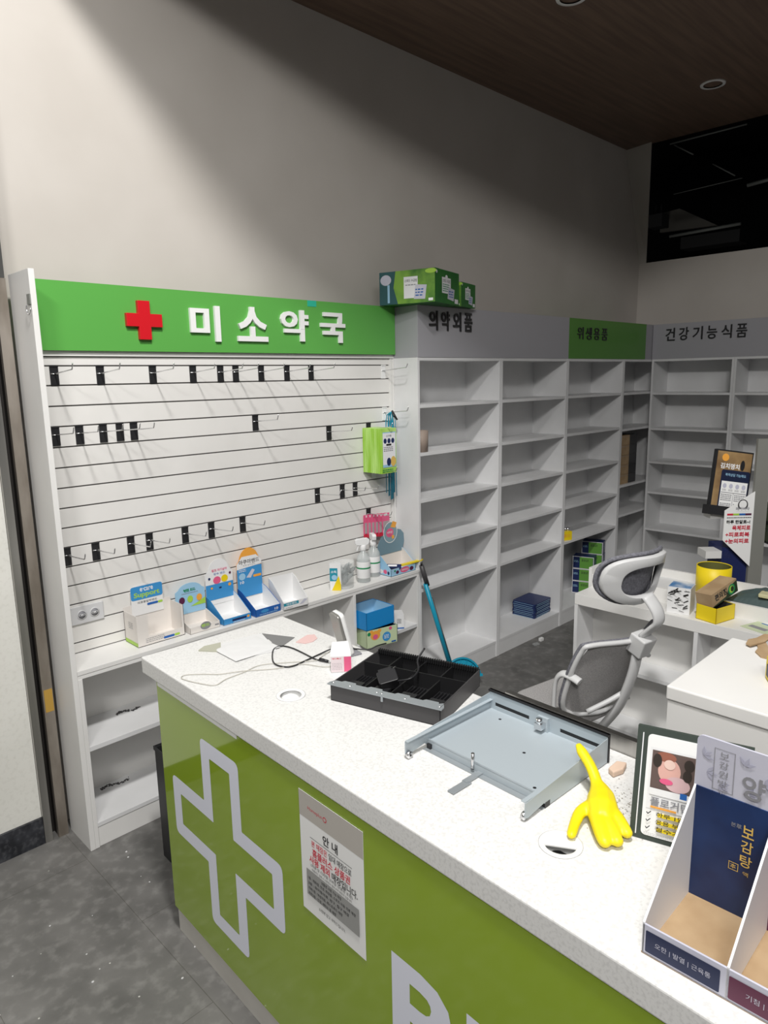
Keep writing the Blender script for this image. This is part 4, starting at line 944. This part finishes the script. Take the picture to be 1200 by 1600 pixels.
# ------------------------------------------------------------ white block beside the counter
t = thing('side_counter', 'tall plain white counter block standing behind the main counter', 'counter', (.74, -1.965, 0))
MB().box(0, .44, -1.2, 0, 0, 1.04, M_white).build('cabinet_body', None, t)
MB().box(-.004, .445, -1.2, .004, 1.041, 1.078, M_white).build('top_board', None, t, .004)
t = thing('tape_measure', 'yellow and black tape measure on the white counter block', 'tape measure', (.93, -2.155, 1.0786), R(30))
MB().prism(rrect(-.035, 0, .035, .062, .010), -.018, .018, M_yellow, xf=Matrix.Rotation(R(90), 4, 'X')).build('case', None, t, .003)
MB().box(-.0365, -.030, -.0185, .0185, .010, .045, M_black).box(-.02, .02, -.0195, .0195, .012, .042, M_black).build('rubber_grip', None, t)
for x, y, a, lb in ((1.13, -2.06, 20, 'left kraft cardboard scrap on the white counter block'), (1.19, -2.03, -10, 'kraft cardboard scrap further right on the white counter block')):
    o = MB().prism([(-.06, -.01), (.0, -.02), (.07, -.012), (.06, .012), (.01, .010), (-.02, .018), (-.055, .006)], 0, .004, M_kraft).build('cardboard_scrap'); o.location = (x, y, 1.0786+(.005 if a < 0 else 0)); o.rotation_euler = (0, 0, R(a)); tag(o, lb, 'scrap')

# ------------------------------------------------------------ low island cabinet
IX, IY, IZ = 2.185, -.874, .75
t = thing('island_cabinet', 'long low white cabinet with open compartments and stepped top', 'cabinet', (IX, IY, 0))
D2 = .389
MB().box(0, .166, -2.2, 0, IZ-.055, IZ, M_white).build('front_top', None, t, .001)
MB().box(.166, .182, -2.2, 0, .0, IZ+.065, M_white).build('riser_board', None, t)
MB().box(.182, D2, -2.2, -.0, IZ+.040, IZ+.058, M_whiteg).build('rear_top', None, t)
MB().box(D2, D2+.016, -2.2, 0, 0, IZ+.10, M_white).box(.166, D2+.016, .001, .017, .0, IZ+.10, M_white).build('rim_board', None, t)
for y in (-.018, -.62, -1.24, -1.86): MB().box(0, .166, y-.0, y+.018, 0, IZ-.056, M_whiteg).build('upright_board', None, t)
for ya, yb in ((-.602, -.019), (-1.222, -.621), (-1.842, -1.241)):
    MB().box(.002, .165, ya, yb, .40, .418, M_whiteg).build('inner_shelf', None, t)
    MB().box(.002, .165, ya, yb, .08, .098, M_whiteg).build('bottom_shelf', None, t)
    MB().box(.01, .026, ya, yb, 0, .079, M_whiteg).build('kick_board', None, t)
zi = IZ+.0006
def P_(x, y): return (x, y, zi)
t = thing('patterned_carton', 'white carton with black scribble pattern and cloudy sky top', 'carton', P_(2.212, -1.335), R(-80))
MB().box(0, .10, 0, .10, 0, .125, M_cardw).build('carton_body', None, t)
pr = Print((0, 0, 0), (1, 0, 0), (0, 0, 1)); rn = random.Random(2)
for k in range(34):
    x, y, a_ = rn.uniform(.01, .09), rn.uniform(.01, .115), rn.uniform(-.8, .8); dx, dy = .012*math.cos(a_), .012*math.sin(a_)
    x = min(max(x, .014), .086); y = min(max(y, .014), .12)
    pr.poly([(x-dx, y-dy), (x+dx, y+dy), (x+dx*.8-.002, y+dy+.003), (x-dx-.002, y-dy+.003)], M_textblack)
pr.build('side_print', t)
pr = Print((0, 0, .135), (0, -1, 0), (1, 0, 0)); pr.rect(.004, .004, .096, .126, M_paleblue) if 0 else None
MB().box(.002, .098, .002, .098, .1252, .1258, noisy('cloud_print', (.08, .22, .45), (.75, .78, .82), 12, .5)).build('top_face', None, t)
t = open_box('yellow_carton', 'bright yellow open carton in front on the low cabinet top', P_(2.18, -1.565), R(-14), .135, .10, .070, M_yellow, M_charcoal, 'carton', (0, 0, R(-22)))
t.location = (2.190, -1.565, zi); t.rotation_euler = (0, 0, R(-14))
t = thing('kraft_carton', 'brown kraft carton lying tilted in the yellow carton', 'carton', (2.205, -1.545, zi+.068), 0, None, (R(-4), R(-14), R(-12)))
MB().box(0, .19, 0, .08, 0, .062, M_kraft).build('carton_body', None, t)
pr = Print((0, 0, 0), (1, 0, 0), (0, 0, 1)); pr.poly([(.0, .0), (.19, 0), (.19, .055), (.13, .045), (.10, .012), (0, .004)], M_leafblk).text('편의점', .065, .036, .09, .032, M_textblack, .03).ell(.145, .028, .026, .024, M_greenbottle).ell(.145, .028, .018, .017, M_lime).ell(.150, .028, .012, .013, M_leafblk); pr.build('front_print', t)
t = thing('yellow_tub', 'yellow curved carton standing behind the kraft carton', 'tub', (2.478, -1.44, IZ+.0586))
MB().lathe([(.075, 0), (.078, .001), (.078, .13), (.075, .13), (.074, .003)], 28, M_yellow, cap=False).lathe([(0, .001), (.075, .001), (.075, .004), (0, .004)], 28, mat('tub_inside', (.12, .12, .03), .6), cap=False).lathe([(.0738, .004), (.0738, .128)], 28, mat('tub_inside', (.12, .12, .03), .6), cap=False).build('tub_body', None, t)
for k, (x, y, a, m_, lb) in enumerate(((2.272, -1.74, 72, mat('leaflet_green', (.55, .62, .42), .6), 'pale green leaflet lying on the low cabinet top'), (2.277, -1.86, 100, M_paper, 'white leaflet with blue edge on the low cabinet top'), (2.275, -1.97, 86, mat('leaflet_blue', (.45, .55, .66), .6), 'light blue leaflet at the right on the low cabinet top'))):
    o = MB().box(-.075, .075, -.06, .06, 0, .0012, m_).box(-.07, .05, -.055, -.045, .0012, .0014, M_textblue).box(-.02, .06, .0, .03, .0012, .0014, M_textgrey).build('leaflet'); o.location = (x, y, zi+.0025*k); o.rotation_euler = (0, 0, R(a)); tag(o, lb, 'leaflet', 'leaflets on the low cabinet top')
t = thing('shopping_bag', 'crumpled dark green and cream paper bag on the raised cabinet top', 'bag', (2.46, -1.71, IZ+.0596), R(85))
mb = MB(); rn = random.Random(4); n_, m2 = 14, 9; pts = []
for j in range(m2+1):
    for i in range(n_+1):
        u_, v_ = i/n_, j/m2; pts.append((u_*.34-.17, v_*.19-.095, .004+.055*math.sin(PI*u_)**.6*math.sin(PI*v_)**.6+.014*rn.random()*math.sin(PI*v_)*math.sin(PI*u_)))
mb.add(pts, [(j*(n_+1)+i, j*(n_+1)+i+1, (j+1)*(n_+1)+i+1, (j+1)*(n_+1)+i) for j in range(m2) for i in range(n_)], mat('bag_green', (.06, .09, .09), .5), False)
mb.add([(-.17, -.095, .002), (.17, -.095, .002), (.17, .095, .002), (-.17, .095, .002)], [(0, 3, 2, 1)], mat('bag_green', (.06, .09, .09)))
mb.build('bag_body', None, t)
mb = MB(); mb.prism([(-.12, .00), (-.02, -.02), (.04, .03), (.03, .09), (-.1, .08)], .045, .062, mat('bag_cream', (.55, .52, .32), .6)).build('folded_flap', None, t, .004)

# ------------------------------------------------------------ shelf contents
t = thing('booklet_stack', 'stack of navy blue booklets on the bottom shelf', 'booklets', (0, 0, 0)) if 0 else None
for k in range(8):
    t = MB().prism(rrect(-.115, -.095, .115, .095, .012), 0, .0125, M_navy, smooth=False).box(-.116, -.114, -.08, .08, .002, .004, M_paleblue).box(-.09, .09, -.0956, -.0945, .003, .0055, M_paleblue).build('navy_booklet')
    t.location = (3.362+.003*math.sin(k*2), .150+.002*math.cos(k*3), .1115+k*.0135); t.rotation_euler = (0, 0, R(3+1.2*math.sin(k*5)))
    tag(t, 'navy booklet, %s in the stack of eight on the bottom shelf' % (['lowest', 'second from bottom', 'third from bottom', 'fourth from bottom', 'fifth from bottom', 'sixth from bottom', 'second from top', 'topmost'][k]), 'booklet', 'navy booklets on the bottom shelf')
# green blue cartons
def gcarton(loc, rz, label):
    t = thing('medicine_box', label, 'carton', loc, rz, 'green and blue medicine boxes')
    MB().box(0, .165, 0, .112, 0, .1, M_navy).build('box_body', None, t, .001)
    pr = Print((0, 0, 0), (1, 0, 0), (0, 0, 1)); pr.rect(.0, .0, .165, .1, M_textwhite).rect(.004, .004, .161, .096, M_navy).rect(.055, .004, .158, .096, mat('leafgreen_print', (.12, .32, .05), .5)).lines(.07, .06, .125, .08, 2, M_textblack).lines(.01, .05, .045, .07, 2, M_paleblue); pr.build('front_print', t)
    pr = Print((.165, 0, 0), (0, 1, 0), (0, 0, 1)); pr.text('정', .056, .05, .03, .028, M_paleblue); pr.build('end_print', t)
    return t
g0 = gcarton((4.00, .188, .1115), R(-72), 'green and navy medicine box, bottom of the front stack')
dup(g0, (4.00, .188, .2135), R(-72), 'green and navy medicine box, middle of the front stack')
dup(g0, (4.00, .188, .3155), R(-72), 'green and navy medicine box, top of the front stack')
dup(g0, (4.125, .180, .1115), R(-72), 'green and navy medicine box, bottom of the rear stack')
dup(g0, (4.125, .180, .2135), R(-72), 'green and navy medicine box, second of the rear stack')
dup(g0, (4.125, .180, .3155), R(-72), 'green and navy medicine box, third of the rear stack')
dup(g0, (4.12, .180, .4175), R(-72), 'green and navy medicine box, topmost of the rear stack')
t = thing('yellow_pack', 'small yellow pack with dark bottle tops on the shelf above the green boxes', 'pack', (3.58, .04, .6358), R(-25))
MB().box(0, .085, 0, .06, 0, .065, M_yellow).build('pack_body', None, t)
mb = MB()
for x in (.02, .045, .068): mb.lathe([(.010, .065), (.011, .075), (.010, .09), (0, .091)], 12, M_chrome if x > .03 else M_charcoal, xf=Matrix.Translation((x, .03, 0)), cap=False)
mb.build('bottle_cap', None, t); pr = Print((0, 0, 0), (1, 0, 0), (0, 0, 1)); pr.text('골드', .042, .035, .06, .022, M_orange, .02).build('front_print', t)
# brown boxes in the corner bay
for k in range(5):
    o = MB().box(0, .165, 0, .19, 0, .078, M_kraft).box(.165, .30, .001, .19, 0, .078, M_black).box(-.0, .165, -.0006, 0, .066, .068, M_textgrey).build('brown_box'); o.location = (4.40, .03, .9548+k*.0795)
    tag(o, 'brown and black carton, %s in the corner stack' % ['lowest', 'second from bottom', 'middle', 'second from top', 'topmost'][k], 'carton', 'brown cartons in the corner unit')
o = MB().lathe([(.0, 0), (.05, 0), (.05, .003), (0, .003)], 28, M_clear, xf=Matrix.Rotation(R(80), 4, 'X'), cap=False).lathe([(.048, -.001), (.051, -.001), (.051, .004), (.048, .004)], 28, M_socket, xf=Matrix.Rotation(R(80), 4, 'X'), cap=False).build('clear_disc'); o.location = (4.60, .14, 1.462); tag(o, 'round clear plastic disc standing in the corner shelf unit', 'disc')
o = MB().lathe([(.03, 0), (.046, .001), (.048, .12), (.045, .12), (.043, .004)], 28, mat('tan_card', (.30, .24, .20), .6), cap=False).lathe([(0, 0), (.044, 0), (.044, .004), (0, .004)], 28, mat('tan_card', (.3, .24, .2)), cap=False).build('card_tube'); o.location = (2.05, .06, 1.4292); tag(o, 'short tan cardboard tube on the second shelf of the leftmost unit', 'tube')

# ------------------------------------------------------------ display tower at the right
t = thing('display_tower', 'navy and white cardboard display tower with slanted printed panel', 'display stand', (3.06, -1.43, 0), R(-45))
# local: x to the right as seen, y away from viewer
MB().box(-.17, -.015, .0, .16, 0, .92, mat('tower_navy', (.012, .02, .09), .5)).build('tower_body', None, t)
MB().prism([(-.032, -.02), (.042, -.02), (.042, .0), (-.032, .0)], 0, 1.50, mat('tower_grey', (.22, .22, .20), .6)).build('side_board', None, t)
xf = Matrix.Translation((0, -.008, 0)) @ Matrix.Rotation(R(90), 4, 'X')
sp = MB().prism([(-.182, .965), (-.182, 1.125), (-.030, 1.225), (-.030, .82)], .012, .018, M_paper, xf=xf).build('slanted_panel', None, t)
pr = Print((-.199, -.0262, 0), (1, 0, 0), (0, 0, 1)); pr.U = pr.U*.84; pr.ell(.13, 1.155, .032, .030, M_charcoal).ell(.13, 1.158, .024, .022, M_paper).rect(.09, 1.12, .17, 1.135, M_paper).text('메가비타', .13, 1.135, .085, .018, M_textgrey, .03)
for k, m_ in enumerate((M_textred, M_lime, M_textblue, M_purple)): pr.rect(.035+.038*k, 1.100, .035+.038*(k+1), 1.110, m_)
pr.lines(.035, 1.084, .187, 1.092, 1, M_textblack).text('하루 한알로~!', .108, 1.065, .15, .020, M_textblack, .03).text('육체피로', .13, 1.033, .115, .026, M_textred, .03).text('+피로회복', .108, .997, .15, .026, M_textred, .03).text('+눈의피로', .108, .962, .15, .026, M_textred, .03); pr.build('panel_print', sp)
MB().box(-.255, -.12, .0, .1, .86, .90, M_white).build('side_tray', None, t); MB().box(-.235, -.12, .02, .1, 1.075, 1.10, M_white).build('side_tray', None, t)
tt = Matrix.Translation((-.243, .03, 1.12)) @ Matrix.Rotation(R(8), 4, 'Y') @ Matrix.Rotation(R(-8), 4, 'X') @ Matrix.Diagonal((.74, 1, 1, 1))
MB().box(0, .27, 0, .03, 0, .33, M_black, xf=tt).box(-.02, .20, -.035, .04, -.02, .03, M_black, xf=tt).build('poster_frame', None, t)
pr = Print(tt @ Vector((0, -.0005, 0)), tt.to_3x3() @ Vector((1, 0, 0)), tt.to_3x3() @ Vector((0, 0, 1))); pr.U = pr.U*.74
pr.rect(.010, .02, .262, .322, noisy('poster_brown', (.16, .09, .04), (.34, .22, .10), 8, .5)).text('김치명치', .11, .245, .14, .03, M_cardw, .03).ell(.07, .29, .025, .02, M_orange).ell(.2, .255, .016, .028, M_black)
pr.rr(.055, -.0, .262, .225, .012, mat('leaflet_navy', (.012, .018, .05), .4)).text('복약상담 가능해요', .16, .200, .15, .016, M_paleblue, .01).rect(.065, .0, .255, .165, M_paper)
for k in range(4): pr.ell(.09+.046*k, .14, .014, .013, M_lilac).lines(.075+.046*k, .112, .105+.046*k, .124, 2, M_textgrey)
pr.rect(.158, .0, .161, .105, M_textgrey).rect(.068, .103, .252, .106, M_textgrey).lines(.07, .06, .15, .098, 4, M_textgrey).lines(.168, .06, .25, .098, 4, M_textgrey).lines(.07, .006, .15, .05, 5, M_textgrey).lines(.168, .006, .25, .05, 5, M_textgrey); pr.build('poster_print', t)
# green baskets at the picture edge
t = thing('basket_rack', 'black wire floor rack carrying olive baskets at the right picture edge', 'rack', (3.57, -1.47, 0), R(-45))
MB().box(-.17, .17, -.15, .15, 0, .015, M_black).build('rack_base', None, t)
MB().tube([(0, .175, .01), (0, .175, 1.15)], .012, M_black, 8).box(-.17, .17, .14, .16, .0, .012, M_black).box(-.02, .02, .14, .18, 0, .02, M_black).build('pole', None, t)
for z in (.845, .965): MB().box(-.12, .12, -.09, .17, z, z+.012, M_black).build('rack_tray', None, t)
for k, z in enumerate((.8585, .9785)):
    o = thing('green_basket', 'olive green basket at the right picture edge, %s' % ('lower one' if k == 0 else 'upper one'), 'basket', (3.50, -1.40, z), R(-45), 'olive green baskets')
    MB().add([(-.02, -.1, 0), (.22, -.1, 0), (.22, .1, 0), (-.02, .1, 0), (-.06, -.13, .09), (.26, -.13, .09), (.26, .13, .09), (-.06, .13, .09)], [(0, 3, 2, 1), (0, 1, 5, 4), (1, 2, 6, 5), (2, 3, 7, 6), (3, 0, 4, 7)], mat('basket_olive', (.16, .20, .12), .6)).build('basket_body', None, o)
    MB().box(-.07, .27, -.14, .14, .088, .098, mat('basket_dark', (.05, .07, .04), .6)).build('rim', None, o)

# ------------------------------------------------------------ office chair
chx, chy = 1.712, -1.088
t = thing('office_chair', 'white framed mesh office chair with headrest facing the back wall', 'chair', (chx, chy, 0), R(-10))
# local: facing +y. back top at y=-.36
rec = 21
def back_xf(z0=.47, y0=-.245): return Matrix.Translation((0, y0, z0)) @ Matrix.Rotation(R(rec), 4, 'X')
bx = back_xf()
# backrest outline in local xz plane (z up), slight curve in plan
def curve_y(x): return -1.4*x*x
out = []
hw = .228
ol = [(-hw*.86, 0), (-hw*1.0, .16), (-hw*.98, .31), (-hw*.86, .345), (0, .36), (hw*.86, .345), (hw*.98, .31), (hw, .16), (hw*.86, 0), (0, -.02)]
sp = smooth_pts([(x, -curve_y(x)*1.0, z) for x, z in ol], 5, True)
MB().tube(sp, .0105, M_chairwhite, 10, closed=True, xf=bx).build('back_frame', None, t)
mb = MB(); nx, nz = 12, 12; pts = []
for j in range(nz+1):
    z = .36*j/nz-.005; hwz = hw*(.86+.14*math.sin(PI*min(1, max(0, (z+.0)/.345))))
    for i in range(nx+1): x = hwz*(2*i/nx-1); pts.append((x, -curve_y(x)+.004, min(z, .352-abs(x)*.05)))
mb.add(pts, [(j*(nx+1)+i, j*(nx+1)+i+1, (j+1)*(nx+1)+i+1, (j+1)*(nx+1)+i) for j in range(nz) for i in range(nx)], M_mesh, True, bx).build('back_mesh', None, t)
# grey cushion edge around the mesh front
MB().tube([(p_[0]*1.01, p_[1]+.012, p_[2]) for p_ in sp], .009, M_cushion, 8, closed=True, xf=bx).build('back_piping', None, t)
# spine
MB().tube(smooth_pts([(.0, -.02, -.10), (.0, -.05, .05), (.0, -.045, .22), (.0, -.02, .34), (0, -.012, .37)], 4), [.030]*17, M_chairwhite, 12, xf=bx, flat=(1, .55)).build('spine', None, t)
MB().tube(smooth_pts([(-.13, -.0, .02), (-.06, -.03, .08), (0, -.045, .12), (.06, -.03, .08), (.13, 0, .02)], 4), .011, M_chairwhite, 8, xf=bx).build('lumbar_arm', None, t)
# headrest bracket
MB().prism([(-.034, .315), (.034, .315), (.042, .40), (-.042, .40)], -.012, .060, M_chairwhite, xf=bx @ Matrix.Rotation(R(90), 4, 'X') ).build('bracket_block', None, t, .006)
MB().tube(smooth_pts([(0, -.020, .40), (0, -.040, .45), (0, -.052, .49), (-.006, -.03, .53), (-.016, .025, .565)], 4), .030, M_chairwhite, 10, xf=bx, flat=(1.1, .42)).build('headrest_stem', None, t)
# headrest ring
hx = bx @ Matrix.Translation((-.022, .045, .625)) @ Matrix.Rotation(R(-6), 4, 'X')
def ring(hw_, hh_, n_=40, e_=2.6, yo=0, cv=1.0):
    o_ = []
    for k in range(n_):
        a_ = 2*PI*k/n_; c_, s_ = math.cos(a_), math.sin(a_)
        x = hw_*abs(c_)**(2/e_)*(1 if c_ > 0 else -1); z = hh_*abs(s_)**(2/e_)*(1 if s_ > 0 else -1)
        o_.append((x, cv*x*x*2.5+yo, z))
    return o_
ro = ring(.178, .104); ri = ring(.122, .068, yo=.0); n_ = 40
mb = MB(); vs = [(p_[0], p_[1]-.008, p_[2]) for p_ in ro]+[(p_[0], p_[1]-.014, p_[2]) for p_ in ri]+[(p_[0], p_[1]+.012, p_[2]) for p_ in ro]+[(p_[0], p_[1]+.010, p_[2]) for p_ in ri]
fs = []
for k in range(n_):
    j = (k+1) % n_; fs += [(k, j, n_+j, n_+k), (2*n_+k, 3*n_+k, 3*n_+j, 2*n_+j), (k, 2*n_+k, 2*n_+j, j), (n_+k, n_+j, 3*n_+j, 3*n_+k)]
mb.add(vs, fs, M_chairwhite, True, hx).build('headrest_frame', None, t, .004)
mb = MB(); vs = []; rings = 6
fr = []
for q in range(rings+1):
    s_ = 1-q/rings*.999
    for p_ in ring(.183*s_, .109*s_): fr.append((p_[0], p_[1]+.020+.018*(1-s_*s_)*0+.004, p_[2]))
fs = []
for q in range(rings):
    for k in range(n_): j = (k+1) % n_; fs.append((q*n_+k, (q+1)*n_+k, (q+1)*n_+j, q*n_+j))
mb.add(fr, fs, M_cushion, True, hx)
mb.tube([(p_[0], p_[1]+.022, p_[2]) for p_ in ring(.181, .107)], .009, M_cushion, 8, closed=True, xf=hx); mb.build('headrest_cushion', None, t)
# seat, arms, base
MB().prism(rrect(-.20, -.22, .20, .12, .07, 6), .40, .45, M_mesh).build('seat', None, t, .015)
for s_ in (-1, 1):
    MB().tube(smooth_pts([(s_*.20, -.20, .43), (s_*.225, -.165, .47), (s_*.232, -.165, .56), (s_*.232, -.175, .63), (s_*.230, -.205, .665), (s_*.226, -.25, .665), (s_*.222, -.285, .655)], 4), .014, M_chairwhite, 10, flat=(1.3, .7)).build('armrest', None, t)
MB().lathe([(.03, .10), (.03, .26), (.02, .26), (.02, .43)], 18, M_black).box(-.10, .10, -.12, .10, .395, .43, M_black).build('gas_column', None, t)
for k in range(5):
    a = R(90+72*k); ex, ey = .29*math.cos(a), .29*math.sin(a)
    b_ = MB().tube([(0, 0, .12), (ex*.6, ey*.6, .105), (ex, ey, .075)], [.026, .02, .014], M_chairwhite, 10).build('base_leg', None, t)
    MB().lathe([(0, -.018), (.026, -.018), (.028, -.01), (.028, .01), (.026, .018), (0, .018)], 16, M_black, xf=Matrix.Translation((ex, ey, .029)) @ Matrix.Rotation(a+PI/2, 4, 'Z') @ Matrix.Rotation(R(90), 4, 'X'), cap=False).build('caster', None, b_)

# ------------------------------------------------------------ floor litter
for x, y, lb in ((2.55, -.20, 'larger white plastic crumb'), (2.62, -.22, 'small white crumb')): pass
o = MB().prism([(-.03, -.01), (.02, -.02), (.035, .01), (-.01, .022)], 0, .006, M_clear).build('plastic_wrap'); o.location = (3.08, -.075, 0.0005); tag(o, 'crumpled clear wrapper on the floor in front of the shelves', 'wrapper')
o = MB().prism([(-.018, -.01), (.016, -.012), (.02, .008), (-.012, .012)], 0, .02, M_paper).build('paper_crumb'); o.location = (3.17, -.06, 0.0005); tag(o, 'small white paper crumb on the floor in front of the shelves', 'crumb')
rn = random.Random(11)
for k in range(22):
    x, y = rn.uniform(-.55, .10), rn.uniform(-1.3, -.1)
    r_ = rn.uniform(.002, .005)
    o = MB().lathe([(r_, 0), (r_*.8, r_*.5), (0, r_*.6)], 7, M_floorp, cap=False).build('plaster_crumb'); o.location = (x, y, .0003); o.scale = (1, rn.uniform(.5, 1), 1)
    tag(o, 'tiny white plaster crumb on the grey floor left of the counter', 'crumb', 'plaster crumbs on the floor')
